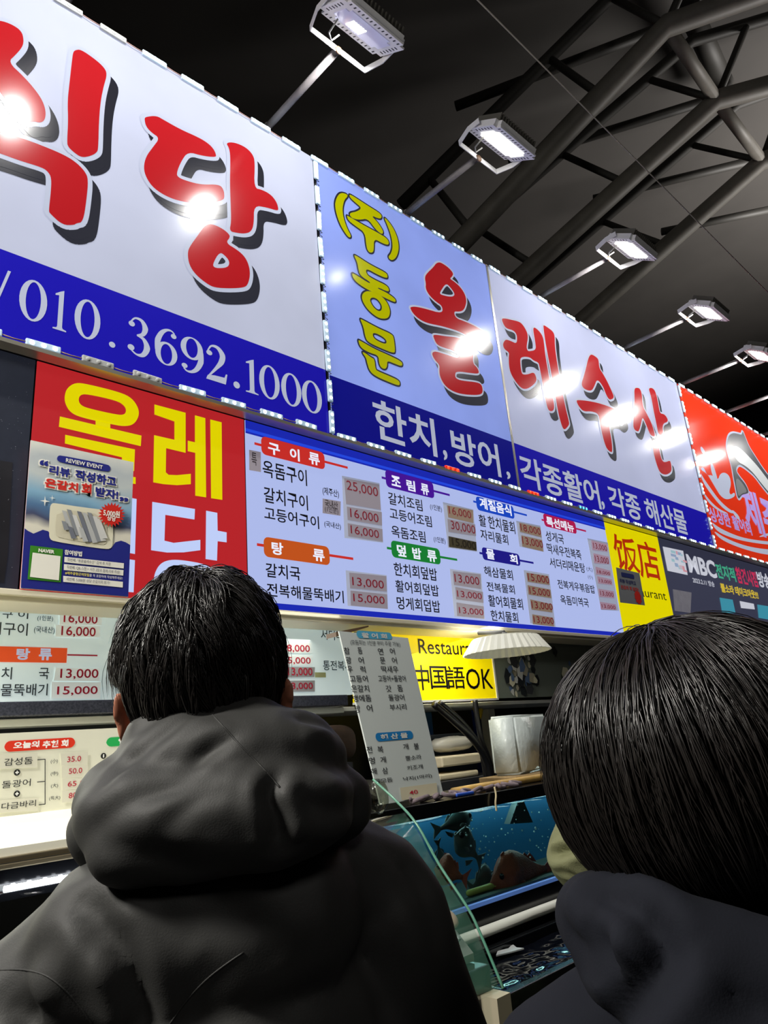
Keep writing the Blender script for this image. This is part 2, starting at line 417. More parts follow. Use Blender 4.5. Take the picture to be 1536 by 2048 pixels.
brush_letters(t_mid, CFm, [
 [[(315,128),(345,125),(405,165),(425,200),(432,300),(480,370),(540,480),(600,610),(622,670),(600,695),(560,705),(520,640),(480,530),(405,435),(370,530),(335,590),(265,580),(215,540),(205,490),(235,400),(265,290),(290,180)]],
 [[(135,715),(165,705),(300,720),(420,745),(560,790),(680,850),(740,910),(755,970),(720,1015),(690,1010),(640,960),(550,960),(560,1060),(590,1220),(600,1350),(590,1380),(540,1345),(510,1290),(470,1150),(440,980),(420,880),(330,850),(230,855),(170,790)]],
 [[(880,560),(915,548),(955,560),(980,640),(985,780),(1040,880),(1100,1000),(1130,1090),(1150,1180),(1090,1160),(1060,1090),(1020,990),(985,920),(965,1020),(940,1105),(920,1110),(880,1085),(865,1030),(880,850),(885,680)]],
 [[(1065,560),(1100,548),(1140,575),(1170,660),(1190,770),(1210,880),(1260,885),(1300,930),(1315,985),(1240,1010),(1250,1150),(1190,1150),(1170,1040),(1130,850),(1100,680),(1080,610)]],
 [[(1110,1250),(1180,1240),(1200,1330),(1220,1440),(1250,1500),(1290,1500),(1335,1480),(1350,1510),(1360,1590),(1350,1630),(1285,1668),(1210,1640),(1170,1540),(1130,1400)]]], border=.016)
brush_letters(t_mid, CC, [
 [[(250,90),(270,110),(230,150),(212,240),(225,330),(260,430),(300,500),(285,520),(255,495),(190,390),(150,270),(140,180),(165,110),(200,80)]],
 [[(280,100),(300,100),(460,205),(590,285),(598,320),(575,335),(490,298),(560,370),(605,440),(612,470),(595,485),(540,440),(460,330),(380,345),(310,330),(285,300),(290,275),(350,265),(405,230),(340,175),(290,130)]],
 [[(255,300),(275,310),(420,395),(560,470),(650,525),(670,570),(655,590),(600,570),(520,525),(520,640),(505,665),(470,660),(447,610),(435,470),(350,410),(270,350)]],
 [[(620,325),(640,330),(710,420),(755,530),(765,630),(740,710),(700,740),(670,725),(662,700),(690,670),(705,600),(690,500),(650,390)]],
 [[(325,690),(345,690),(480,780),(640,860),(655,890),(648,915),(560,880),(440,812),(448,880),(530,930),(650,985),(672,1030),(655,1045),(558,1000),(560,1015),(640,1050),(725,1110),(735,1140),(715,1145),(600,1090),(450,1020),(360,960),(320,915),(305,865),(330,870),(480,968),(485,950),(390,890),(370,830),(360,760)]],
 [[(420,1050),(470,1035),(560,1060),(640,1130),(680,1220),(670,1290),(630,1310),(560,1300),(470,1230),(415,1150),(400,1090)],[(520,1100),(560,1120),(600,1180),(595,1230),(560,1235),(510,1190),(480,1130),(490,1105)]],
 [[(385,1310),(405,1315),(560,1400),(700,1460),(715,1500),(728,1620),(715,1645),(600,1600),(460,1535),(435,1480),(420,1390)],[(505,1430),(640,1500),(645,1565),(515,1505)]],
 [[(365,1515),(385,1520),(520,1600),(680,1670),(790,1725),(800,1755),(785,1770),(720,1745),(648,1715),(650,1770),(630,1800),(590,1785),(570,1740),(565,1665),(480,1640),(390,1590)]],
 [[(405,1635),(425,1635),(500,1690),(525,1700),(535,1800),(560,1820),(680,1870),(765,1910),(775,1945),(760,1960),(680,1930),(540,1870),(480,1820),(455,1740),(445,1690)]]],
 name='yellow_letter', border=.0095, sh=None, red=M_yel)

# phone number in a roman face: digits drawn in a unit box
def ell(cx, cy, rx, ry, n=28): return [(cx+rx*math.cos(2*math.pi*k/n), cy+ry*math.sin(2*math.pi*k/n)) for k in range(n)]
def band(path, ws, A):
    P = catmull([(x*A, y) for x, y in path], 6); n = len(P); Wd = []
    for i in range(n):
        f = i/6; j = min(int(f), len(ws)-2); Wd.append((ws[j]+(ws[j+1]-ws[j])*(f-j))*A)
    l = []; r = []
    for i in range(n):
        d = (P[min(i+1, n-1)]-P[max(i-1, 0)]).normalized(); q = Vector((-d.y, d.x))*Wd[i]/2
        l.append(P[i]+q); r.append(P[i]-q)
    return [(p.x/A, p.y) for p in l+r[::-1]]
def digit(ch, A):
    if ch == '0': return [[ell(.5, .5, .5, .5), ell(.5, .5, .27, .45)]]
    if ch == '1': return [[[(.05,.83),(.05,.87),(.45,.96),(.68,1),(.68,.09),(.74,.05),(1,.03),(1,0),(0,0),(0,.03),(.26,.05),(.32,.09),(.32,.85)]]]
    six = [[ell(.5, .31, .5, .31), ell(.5, .3, .26, .265)], [band([(.06,.33),(.1,.6),(.27,.83),(.5,.95),(.72,.965),(.86,.9)], [.14,.25,.2,.12,.07,.06], A)], [ell(.82, .84, .13, .065, 14)]]
    if ch == '6': return six
    if ch == '9': return [[[(1-x, 1-y) for x, y in lp] for lp in g] for g in six]
    if ch == '3': return [[band([(.1,.82),(.3,.965),(.6,.95),(.76,.78),(.66,.6),(.4,.53)], [.06,.08,.16,.26,.18,.06], A)], [band([(.4,.53),(.7,.48),(.86,.28),(.7,.07),(.4,.03),(.1,.14)], [.06,.16,.28,.2,.08,.06], A)], [ell(.16, .79, .14, .07, 14)], [ell(.16, .17, .15, .075, 14)]]
    if ch == '2': return [[band([(.08,.8),(.25,.96),(.55,.965),(.77,.8),(.72,.6),(.48,.38),(.2,.16),(.05,.05)], [.06,.08,.17,.27,.25,.14,.08,.06], A)], [[(0,0),(.92,0),(1,.29),(.93,.29),(.86,.18),(.4,.16),(.08,.12)]], [ell(.15, .75, .14, .07, 14)]]
    if ch == '.': return [[ell(.5, .5, .5, .5, 16)]]
    if ch == '/': return [[[(0,0),(.2,0),(1,1),(.8,1)]]]
CH = Crop(0, 520, 2.327)
top = lambda x: 92+.363*(x-150)
bot = lambda x: 288+.327*(x-150)
for ch, x0, x1 in [('/',-40,50),('0',80,225),('1',243,318),('0',340,470),('.',505,542),('3',590,700),('6',720,825),('9',838,943),('2',958,1055),('.',1085,1112),('1',1143,1197),('0',1207,1297),('0',1310,1397),('0',1407,1492)]:
    a = W.uv(CH((x0, bot(x0)))); b = W.uv(CH((x1, top(x1))))
    if ch == '.': b = (b[0], a[1]+(b[0]-a[0])*1.0)
    k = Ink(W)
    for g in digit(ch, (b[0]-a[0])/(b[1]-a[1])):
        k.tri([[(a[0]+x*(b[0]-a[0]), a[1]+y*(b[1]-a[1])) for x, y in lp] for lp in g], .0026)
    k.build('phone_digit', M_pw, t_left)

# band lettering of the middle sign
for txt, l, r, b, t in [('한치', (746,830), (871,880), (868,913), (763,802)), (',', (885,902), (894,910), (889,921), (890,901)), ('방어', (900,870), (1002,950), (998,954), (901,857)), (',', (1012,945), (1020,950), (1016,959), (1014,943)),
                       ('각종활어', (1036,915), (1198,990), (1195,1017), (1036,907)), (',', (1203,1010), (1209,1012), (1207,1020), (1205,1003)), ('각종', (1213,975), (1277,1003), (1266,1038), (1213,969)), ('해산물', (1288,1008), (1371,1041), (1370,1069), (1293,996))]:
    k = Ink(W); type4(k, txt, l, r, b, t, .0026, 0, .02); k.build('band_lettering', M_pw, t_mid)

# red sign artwork: white wave, leaping fish, lettering
CG = Crop(1360, 760, 5.535)
M_fishd = backlit('print_fish_grey', (70, 72, 78), .4, .3, .8); M_fishl = backlit('print_fish_pale', (190, 194, 196), .45, .3, .8)
M_lav = backlit('print_lavender', (176, 156, 226), .5, .3, .8)
def art(t, bd, crop, loops, m, off, name, smooth=2, bord=None, bw=.01):
    k = Ink(bd); L = [[bd.uv(crop(q)) for q in lp] for lp in loops]
    if smooth: L = [chaikin(lp, smooth) for lp in L]
    if bord is not None:
        for lp in L: k.stroke(lp, bw, off-.0006, 1)
    k.tri(L, off, 0); return k.build(name, [m, bord or m], t)
for lp in [[(215,985),(260,960),(300,1060),(350,1050),(420,1110),(440,1040),(490,1020),(545,1060),(565,1150),(540,1240),(560,1275),(600,1240),(610,1290),(520,1330),(450,1290),(400,1210),(330,1090),(300,1040)],
           [(330,930),(360,920),(420,1110),(400,1150),(350,1040)], [(220,745),(240,735),(280,800),(270,830),(235,800)],
           [(215,1010),(260,1090),(330,1190),(430,1330),(540,1430),(620,1470),(560,1480),(450,1400),(330,1250),(250,1130)],
           [(250,1230),(330,1340),(430,1430),(540,1480),(480,1480),(380,1420),(290,1330)], [(560,1420),(650,1500),(665,1560),(610,1520)],
           [(335,1560),(420,1630),(560,1700),(720,1755),(974,1790),(1200,1800),(1200,1830),(974,1825),(700,1785),(520,1730),(400,1670)],
           [(360,1660),(480,1740),(640,1810),(800,1855),(1000,1880),(1200,1890),(1200,1940),(974,1940),(760,1890),(560,1820),(430,1750)],
           [(855,1745),(920,1710),(1000,1690),(1200,1660),(1200,1700),(1000,1720)]]:
    art(t_red, W, CG, [lp], M_pw, .0020, 'white_wave')
art(t_red, W, CG, [[(530,620),(580,585),(650,600),(680,610),(690,560),(720,640),(760,740),(830,850),(900,960),(974,1060),(1080,1180),(1100,1300),(1040,1330),(974,1260),(900,1170),(820,1060),(750,1000),(700,960),(640,930),(610,1000),(660,1080),(720,1150),(760,1240),(740,1260),(680,1270),(650,1320),(630,1290),(610,1180),(590,1080),(570,960),(530,830),(510,740)]], M_fishd, .0028, 'fish_picture', 2, M_pw, .02)
art(t_red, W, CG, [[(575,740),(620,730),(690,780),(760,850),(860,960),(950,1080),(1040,1200),(1060,1300),(1000,1270),(900,1150),(800,1020),(720,950),(640,910),(590,830)]], M_fishl, .0036, 'fish_belly')
art(t_red, W, CG, [[(610,1100),(640,1090),(700,1160),(745,1245),(680,1255),(645,1300),(625,1220)]], backlit('print_fish_tail', (120,122,124), .4, .3, .8), .0036, 'fish_tail')
for txt, a, b in [('싱싱한 활어회', (1421, 1042), (1498, 1044)), ('제주도', (1497, 1063), (1580, 1019))]:
    k = Ink(W); type_in(k, txt, W.uv(a), W.uv(b), .0034, 0, .03); k.build('red_sign_lettering', M_lav, t_red)

# ------------------------------------------------------------------ LED module strips around the signs
M_ledbody = mat('led_module_case', (185, 200, 210), .3, (150, 190, 220), .25, sample=False)
M_ledoff = mat('led_module_unlit', (170, 172, 172), .35)
M_led = mat('led_white', (255, 255, 255), .3, (205, 238, 255), 7)
M_ledr = mat('led_red', (255, 60, 30), .3, (255, 40, 10), 5, sample=False); M_ledrb = mat('led_red_case', (200, 40, 20), .3, (230, 30, 10), .6, sample=False)
M_ledb = mat('led_blue', (60, 120, 255), .3, (60, 170, 255), 4, sample=False); M_ledbb = mat('led_blue_case', (40, 60, 120), .3, (20, 40, 120), .4, sample=False)
M_wire = mat('strip_wire', (150, 120, 115), .5); M_wired = mat('strip_wire_dark', (25, 32, 45), .5)
def module_mesh(body, lens, vert, lw=.008):
    b = MB(); s = (.055, .006, .013)
    if vert: s = (.013, .006, .055)
    b.box((-s[0], -.012, -s[2]), (s[0], 0, s[2]), 0, bev=.004)
    for k in (-1, 0, 1):
        c = (k*.036, -.012, 0) if not vert else (0, -.012, k*.036)
        b.ell(c, (lw, .005, lw), 1, 10, 6)
    o = b.build('led_module', [body, lens]); me = o.data; bpy.data.objects.remove(o); return me
ME = {(c, v): module_mesh(b, l, v) for c, b, l in (('w', M_ledbody, M_led), ('o', M_ledoff, M_ledoff), ('r', M_ledrb, M_ledr), ('b', M_ledbb, M_ledb)) for v in (0, 1)}
def strip(lab, pts, vert, cols, y=Y0-.003, dark=False):
    t = thing('led_strip', lab, 'light strip', (pts[0][0], y, pts[0][1]), 'module light strips around the signs')
    for i, (x, z) in enumerate(pts):
        me = ME[(cols.get(i, 'w'), 1 if vert else 0)]
        o = bpy.data.objects.new('led_module', me); COL.objects.link(o); o.parent = t
        o.location = Vector((x, y, z))-ORG[t.name]; ORG[o.name] = Vector((x, y, z))
        o.rotation_euler = (0, random.uniform(-.03, .03), 0)
        if i+1 < len(pts):
            x2, z2 = pts[i+1]
            if vert: P = [(x, y-.006, z-.055), (x+.012, y-.01, z-.066), (x-.01, y-.01, z-.08), (x+.012, y-.01, z-.092), (x, y-.006, z2+.055)]
            else: P = [(x+.05, y-.006, z), ((x+x2)/2, y-.008, z-.004), (x2-.05, y-.006, z2)]
            MB().tube(P, .0022, 6).build('wire', M_wired if dark else M_wire, t, True)
zt, zb2 = EYE+2.838, EYE+1.318
lx = lambda a, n, s=.18: [a+s*k for k in range(n)]
strip('light strip along the top edge of the phone number sign, some modules unlit', [(x, zt) for x in lx(.142, 10, .1795)], 0, {0: 'o', 1: 'o', 2: 'o', 3: 'o', 4: 'o'})
strip('light strip under the phone number sign, leftmost modules unlit', [(x, zb2) for x in lx(.502, 8)], 0, {0: 'w', 1: 'w', 2: 'o', 3: 'o'})
strip('upright light strip between the phone number sign and the blue and yellow lettering', [(1.907, EYE+2.765-.155*k) for k in range(10)], 1, {}, dark=True)
strip('light strip along the top edge of the middle sign', [(x, zt) for x in lx(1.936, 23)], 0, {})
strip('light strip under the middle sign with two red and one blue module', [(x, zb2-.005) for x in lx(1.99, 23)], 0, {4: 'r', 8: 'r', 11: 'b'})
strip('upright light strip between the middle sign and the orange red sign', [(6.03, EYE+2.765-.155*k) for k in range(10)], 1, {})
strip('light strip along the top edge of the orange red sign', [(x, zt) for x in lx(6.1, 18)], 0, {})
strip('light strip under the orange red sign', [(x, zb2-.005) for x in lx(6.15, 18)], 0, {})

# ------------------------------------------------------------------ floodlights on arms
M_fl = mat('floodlight_enamel', (226, 226, 230), .45, var=.06)
M_arm = mat('galvanised_arm', (112, 108, 110), .5, var=.3, vscale=25)
M_slot = mat('vent_dark', (30, 30, 40), .7)
M_glass_on = mat('floodlight_glass_lit', (240, 240, 235), .2, (255, 252, 238), 6, sample=False)
M_glass_dim = mat('floodlight_glass_clear', (190, 190, 220), .15, (150, 150, 180), .25, sample=False)
M_chip = mat('led_chip', (255, 255, 230), .3, (255, 255, 225), 9, sample=False)
def floodlight(x, lab, on=True, power=11):
    zc = EYE+2.85
    t = thing('floodlight', lab, 'floodlight', (x, Y0+.02, zc+.03), 'floodlights on arms above the signs')
    MB().box((x-.03, Y0+.01, zc+.002), (x+.03, Y0+.07, zc+.012)).box((x-.012, Y0+.012, zc+.012), (x+.012, Y0+.03, zc+.06)).build('arm_base', M_arm, t)
    MB().tube([(x, Y0+.02, zc+.04), (x, 1.69, zc+.04)], .017, 10).build('arm', M_arm, t, True)
    br = MB(); H = .013
    path = [(-.185, 1.53), (-.185, 1.60), (-.155, 1.685), (.155, 1.685), (.185, 1.60), (.185, 1.53)]
    for (xa, ya), (xb, yb) in zip(path, path[1:]):
        d = Vector((xb-xa, yb-ya, 0)).normalized(); nrm = Vector((-d.y, d.x, 0))*.002; e = Vector((0, 0, .016))
        A = Vector((x+xa, ya, zc+.035))-d*.001; B = Vector((x+xb, yb, zc+.035))+d*.001
        br.hull8([A-nrm-e, B-nrm-e, B+nrm-e, A+nrm-e, A-nrm+e, B-nrm+e, B+nrm+e, A+nrm+e])
    br.build('bracket', M_fl, t)
    MB().ell((x, 1.683, zc+.03), (.02, .012, .02)).build('bolt', mat('rusty_bolt', (92, 70, 56), .6), t, True)
    tl = math.radians(33); e2 = Vector((0, math.cos(tl), math.sin(tl))); n = Vector((0, math.sin(tl), -math.cos(tl))); c = Vector((x, 1.525, zc+.01)); e1 = Vector((1, 0, 0))
    def slab(a, b2, lo, hi, bev, name, m, smooth=False, ch=0):
        bm = bmesh.new(); bmesh.ops.create_cube(bm, size=1)
        for v in bm.verts: v.co = Vector((v.co.x*a, v.co.y*b2, lo+(v.co.z+.5)*(hi-lo)))
        if bev: bmesh.ops.bevel(bm, geom=[e for e in bm.edges if abs(e.verts[0].co.z-e.verts[1].co.z) > 1e-4], offset=bev, segments=4, affect='EDGES')
        bm.verts.index_update()
        V = [c+e1*v.co.x+e2*v.co.y+n*v.co.z for v in bm.verts]; F = [[v.index for v in f.verts] for f in bm.faces]; bm.free()
        return obj(name, V, F, m, t)
    slab(.33, .20, -.03, .0, .022, 'housing', M_fl)
    slab(.345, .215, .0, .008, .026, 'front_frame', M_fl)
    gl = slab(.25, .125, .008, .011, .02, 'glass', M_glass_on if on else M_glass_dim)
    fins = MB()
    for k in range(15):
        p = c+e1*(-.14+.02*k)-n*.05
        fins.hull8([p+e1*s1*.003+e2*s2*.08+n*s3*.02 for s3 in (-1, 1) for s1, s2 in ((-1, -1), (1, -1), (1, 1), (-1, 1))])
    fins.build('cooling_fins', mat('fin_dark', (90, 88, 82), .6), t)
    sl = MB()
    for k in range(13):
        for sgn in (-1, 1):
            p = c+e1*(-.132+.022*k)+e2*(sgn*.087)+n*.0082
            sl.hull8([p+e1*s1*.003+e2*s2*.008+n*s3*.0006 for s3 in (-1, 1) for s1, s2 in ((-1, -1), (1, -1), (1, 1), (-1, 1))])
    for k in range(6):
        for sgn in (-1, 1):
            p = c+e2*(-.05+.02*k)+e1*(sgn*.152)+n*.0082
            sl.hull8([p+e1*s1*.008+e2*s2*.003+n*s3*.0006 for s3 in (-1, 1) for s1, s2 in ((-1, -1), (1, -1), (1, 1), (-1, 1))])
    sl.build('vent_slots', M_slot, t)
    if not on:
        ch = MB()
        for i in range(6):
            for j in range(5):
                p = c+e1*(-.055+.013*i)+e2*(-.01+.013*j)+n*.0112
                ch.ell(p, (.0042, .0042, .0042), 0, 8, 5)
        ch.build('led_chips', M_chip, t, True)
    cable = MB().tube([(x-.1, 1.57, zc+.02), (x-.1, 1.63, zc+.0), (x-.07, 1.65, zc+.0), (x-.05, 1.62, zc+.02)], .004, 6)
    cable.build('cable', mat('cable_grey', (120, 120, 120), .5), t, True)
    l = bpy.data.lights.new('flood_beam', 'SPOT'); l.energy = power*4; l.spot_size = math.radians(150); l.spot_blend = .6; l.shadow_soft_size = .032; l.color = (1, .985, .95)
    o = bpy.data.objects.new('flood_beam', l); COL.objects.link(o); o.location = c+n*.04-ORG[t.name]; o.parent = t
    o.rotation_euler = (Vector((0, .78, -.62))).to_track_quat('-Z', 'Y').to_euler()
for x, on, pw, lab in [(-1.4, 1, 11, 'floodlight on its arm beyond the left edge, second left of the big red letters'), (-.35, 1, 11, 'floodlight on its arm beyond the left edge of the phone number sign'), (.68, 1, 11, 'floodlight on its arm above the first red letter'),
                   (1.64, 0, 11, 'big floodlight at the top with clear glass and its lit chips showing'), (2.603, 1, .5, 'white glowing floodlight second from the top, above the yellow letters'),
                   (3.944, 1, 11, 'white glowing floodlight third from the top, over the blue seam'), (5.114, 1, 11, 'white glowing floodlight fourth from the top, near the thin wire'),
                   (6.177, 1, 11, 'small white glowing floodlight at the right edge'), (7.192, 1, 11, 'floodlight whose arm crosses the right edge above the orange red sign'), (8.2, 1, 11, 'farthest floodlight over the orange red sign')]:
    floodlight(x, lab, bool(on), pw)

# ------------------------------------------------------------------ lit menu boards under the signs
YB = 2.195
WB = wall(YB)
zb0, zb1 = EYE+.5, EYE+1.262
M_mwhite = backlit('menu_film', (186, 200, 252), .82, .3, .25)
M_mred = backlit('board_red', (196, 38, 44), .8, .3, .3)
M_myel = backlit('board_yellow', (236, 222, 0), .85, .3, .3)
M_mlt = backlit('board_white_print', (196, 212, 255), .9, .3, .3)
M_mdark = mat('board_dark_film', (40, 44, 58), .3, (44, 50, 68), .55)
M_frame = backlit('menu_blue_edge', (28, 44, 190), .8, .3, .3)
M_frame2 = backlit('menu_blue_streak', (40, 78, 240), .8, .3, .3)
M_ink = mat('menu_ink', (10, 8, 22), .4)
M_pl = mat('price_plate', (128, 122, 126), .45, (138, 130, 142), .6)
M_pl2 = mat('price_plate_brown', (126, 108, 90), .45, (136, 116, 100), .6)
M_pl3 = mat('price_plate_pink', (170, 140, 158), .45, (170, 138, 160), .5)
M_pld = mat('price_plate_dark', (66, 60, 44), .45, (60, 54, 36), .4)
M_tray = mat('price_tray', (170, 174, 184), .4, (160, 168, 196), .55)
M_pred = mat('price_red', (120, 16, 34), .45, (132, 16, 38), .4)
M_pdk = mat('price_dark', (40, 30, 24), .45)

def lightbox(name, lab, cat, x0, x1, film, edge=None):
    t = thing(name, lab, cat, ((x0+x1)/2, YB, zb0))
    MB().box((x0+.002, YB+.004, zb0), (x1-.002, YB+.13, zb1)).build('case', M_case, t)
    MB().box((x0+.002, YB, zb0+.002), (x1-.002, YB+.004, zb1)).build('film_panel', film, t)
    return t
def pxrect(k, crop, a, b, off, mi=0, r=0, bd=None):
    bd = bd or k.b; k.rect(bd.uv(crop(a)), bd.uv(crop(b)), off, mi, r)
def lettering(t, bd, crop, items, m, off=.0022, bold=0.0, name='lettering'):
    out = []
    for txt, a, b in items:
        k = Ink(bd); type_in(k, txt, bd.uv(crop(a)), bd.uv(crop(b)), off, 0, bold); out.append(k.build(name, m, t))
    return out
def price(t, bd, crop, quad, txt, a, b, m=None, mt=None, bold=.0):
    L = [bd.uv(crop(q)) for q in quad]; k = Ink(bd); k.tri([L], .0030); 
    p = k.build('price_plate', m or M_pl, t)
    if txt: 
        k = Ink(bd); type_in(k, txt, bd.uv(crop(a)), bd.uv(crop(b)), .0040, 0, bold); k.build('price_digits', mt or M_pred, p)

# red and yellow name board
C5 = Crop(0, 700, 3)
tb = lightbox('name_board', 'red light box with thick yellow and white letters beside the menu board', 'light box', .667, 1.452, M_mred)
Y_ = [[[(385,280),(400,230),(450,197),(520,205),(720,255),(790,290),(830,350),(832,400),(800,450),(740,460),(660,445),(480,405),(420,375),(390,325)],[(468,300),(480,270),(520,265),(700,305),(745,335),(757,365),(745,390),(700,390),(520,350),(480,330)]]]
art(tb, WB, C5, Y_[0], M_myel, .0022, 'block_letter', 2)
for lp in [[(572,415),(660,435),(660,490),(572,465)], [(358,400),(847,515),(843,578),(352,462)], [(390,510),(808,598),(803,728),(728,712),(730,645),(388,562)], [(385,690),(812,765),(812,805),(380,745)],
           [(925,328),(1112,378),(1112,618),(995,590),(993,735),(1010,750),(1060,752),(1143,744),(1143,806),(1060,812),(980,806),(918,795),(923,512),(1045,540),(1045,430),(925,388)],
           [(1168,393),(1230,410),(1235,885),(1170,875),(1170,618),(1125,608),(1125,545),(1168,555)], [(1260,418),(1328,435),(1332,900),(1265,890)]]:
    art(tb, WB, C5, [lp], M_myel, .0022, 'block_letter', 0)
for lp in [[(766,885),(818,895),(808,1225),(756,1215)], [(600,1230),(808,1262),(800,1455),(768,1452),(770,1310),(600,1285)],
           [(912,912),(1168,955),(1165,1018),(990,990),(985,1145),(1040,1158),(1110,1150),(1200,1140),(1200,1202),(1100,1215),(1000,1216),(905,1202)],
           [(1235,965),(1302,978),(1304,1085),(1358,1095),(1358,1155),(1304,1148),(1300,1265),(1232,1255)]]:
    art(tb, WB, C5, [lp], M_mlt, .0022, 'block_letter', 0)
art(tb, WB, C5, [[(920,1400),(925,1340),(960,1280),(1020,1258),(1100,1262),(1230,1285),(1290,1330),(1300,1400),(1260,1450),(1150,1475),(1020,1460),(940,1430)],[(1000,1390),(1010,1360),(1050,1345),(1150,1355),(1210,1380),(1205,1410),(1150,1420),(1040,1410)]], M_mlt, .0022, 'block_letter', 2)

# main menu board
tm = lightbox('menu_board', 'wide white light box menu with blue edges and grey price plates', 'menu board', 1.454, 4.22, M_mwhite)
k = Ink(WB)
k.rect((1.456, 1.205), (4.218, 1.262), .0012); k.rect((1.456, .503), (4.218, .532), .0012); k.build('blue_edge', M_frame, tm)
k = Ink(WB); k.rect((1.456, 1.213), (4.218, 1.226), .002); k.build('blue_streak', M_frame2, tm)
C6 = Crop(470, 820, 3); C8 = Crop(760, 930, 6.4); C7 = Crop(900, 900, 3)
M_hd = {n: backlit('heading_'+n, c, .8, .3, .3) for n, c in dict(red=(214,50,44), orange=(206,88,30), purple=(76,24,160), green=(24,132,52), blue=(30,76,206), navy=(30,24,140), crimson=(186,30,84)).items()}
M_hw = backlit('heading_white', (236, 240, 255), .95, .3, .3)
def heading(crop, a, b, la, lb, mk, texts, lm=None):
    (x0, y0), (x1, y1) = WB.uv(crop(a)), WB.uv(crop(b)); u0, v0 = WB.uv(crop(la)); u1, v1 = WB.uv(crop(lb)); vm = (v0+v1)/2
    k = Ink(WB); k.rect((u0, vm-.0055), (u1, vm+.0055), .0016); k.build('heading_rule', lm or M_hd[mk], tm)
    k = Ink(WB); k.rect((x0, y0), (x1, y1), .0024, 0, min(.022, (y1-y0)*.3)); k.build('heading_pill', M_hd[mk], tm)
    lettering(tm, WB, crop, texts, M_hw, .0034, .03, 'heading_lettering')
heading(C6, (157,265), (533,258), (115,200), (675,348), 'red', [('구', (197,262), (265,212)), ('이', (328,297), (383,240)), ('류', (442,322), (503,268))])
heading(C6, (172,880), (562,822), (130,808), (708,893), 'orange', [('탕', (218,866), (285,800)), ('류', (467,904), (532,842))], M_hd['red'])
heading(C8, (77,280), (672,222), (18,155), (890,392), 'purple', [('조', (145,262), (250,160)), ('림', (340,322), (437,212)), ('류', (525,372), (612,258))])
heading(C8, (150,1180), (755,1075), (85,1062), (985,1215), 'green', [('덮', (218,1165), (320,1035)), ('밥', (415,1198), (515,1072)), ('류', (605,1232), (710,1105))])
heading(C7, (161,360), (376,337), (138,309), (460,392), 'blue', [('계절음식', (178,350), (360,333))])
heading(C7, (196,658), (412,626), (175,616), (500,680), 'navy', [('물', (218,652), (260,600)), ('회', (360,678), (398,632))])
heading(C7, (566,457), (748,432), (548,418), (815,488), 'crimson', [('특선메뉴', (580,456), (735,440))])
lettering(tm, WB, C6, [('옥돔구이', (165,398), (427,362)), ('갈치구이', (172,553), (433,515)), ('고등어구이', (175,658), (500,640)), ('갈치국', (183,1002), (388,943)), ('전복해물뚝배기', (190,1118), (648,1086))], M_ink, bold=.012)
lettering(tm, WB, C6, [('(제주산)', (525,513), (620,482)), ('(국내산)', (535,706), (632,682))], M_ink, bold=.014)
lettering(tm, WB, C8, [('갈치조림', (108,500), (530,448)), ('고등어조림', (125,690), (650,660)), ('옥돔조림', (148,920), (570,855)), ('한치회덮밥', (180,1415), (717,1328)), ('활어회덮밥', (200,1625), (740,1540)), ('멍게회덥밥', (218,1845), (757,1740))], M_ink, bold=.012)
lettering(tm, WB, C8, [('(1인분)', (642,580), (782,528)), ('(1인분)', (688,995), (828,938))], M_ink, bold=.014)
lettering(tm, WB, C7, [('활', (175,455), (210,395)), ('한치물회', (232,470), (382,432)), ('자리물회', (185,538), (342,510)), ('해삼물회', (207,757), (370,722)), ('전복물회', (222,845), (382,813)), ('활어회물회', (232,938), (430,893)), ('한치물회', (247,1025), (402,976)),
   ('성게국', (577,543), (675,508)), ('딱새우전복죽', (585,620), (780,602)), ('서더리', (600,703), (698,664)), ('매운탕', (712,722), (803,682)), ('전복게우볶음밥', (648,830), (862,812)), ('옥돔미역국', (665,925), (825,892))], M_ink, bold=.012)
lettering(tm, WB, C7, [('(大)', (820,730), (850,704)), ('(小)', (828,776), (852,752))], M_ink)
def tray(crop, quad):
    k = Ink(WB); k.tri([[WB.uv(crop(q)) for q in quad]], .0018); k.build('price_tray', M_tray, tm)
tray(C6, [(640,395),(865,440),(887,797),(655,768)])
price(tm, WB, C6, [(652,410),(862,448),(872,600),(664,565)], '25,000', (668,487), (852,468))
price(tm, WB, C6, [(668,580),(878,614),(880,694),(673,660)], '16,000', (690,652), (855,626))
price(tm, WB, C6, [(673,680),(882,716),(885,791),(677,758)], '16,000', (693,749), (858,724))
tray(C6, [(662,962),(908,992),(916,1195),(674,1175)])
price(tm, WB, C6, [(682,976),(905,998),(908,1090),(688,1070)], '13,000', (702,1060), (887,1026))
price(tm, WB, C6, [(690,1084),(910,1107),(913,1195),(692,1173)], '15,000', (708,1156), (892,1121))
price(tm, WB, C6, [(523,532),(632,550),(630,636),(523,620)], '국내산', (537,582), (612,553), None, M_pdk, .01)
lettering(tm, WB, C6, [('(1인분)', (537,616), (614,590))], M_pdk, .0042)
price(tm, WB, C6, [(82,240),(152,254),(153,374),(83,362)], '특', (97,330), (126,262), M_pl, M_pdk)
tray(C8, [(800,475),(1190,572),(1240,1112),(866,1060)])
price(tm, WB, C8, [(850,517),(1185,582),(1190,747),(868,672)], '16,000', (882,640), (1152,596), M_pl2)
price(tm, WB, C8, [(858,692),(1212,762),(1225,912),(870,857)], '30,000', (908,838), (1205,780), M_pl)
price(tm, WB, C8, [(870,912),(1227,987),(1233,1102),(877,1050)], '15,000', (925,1045), (1215,992), M_pld, M_pdk)
tray(C8, [(890,1330),(1290,1390),(1337,1975),(950,1940)])
price(tm, WB, C8, [(925,1362),(1282,1402),(1287,1590),(942,1537)], '13,000', (955,1515), (1255,1440), M_pl)
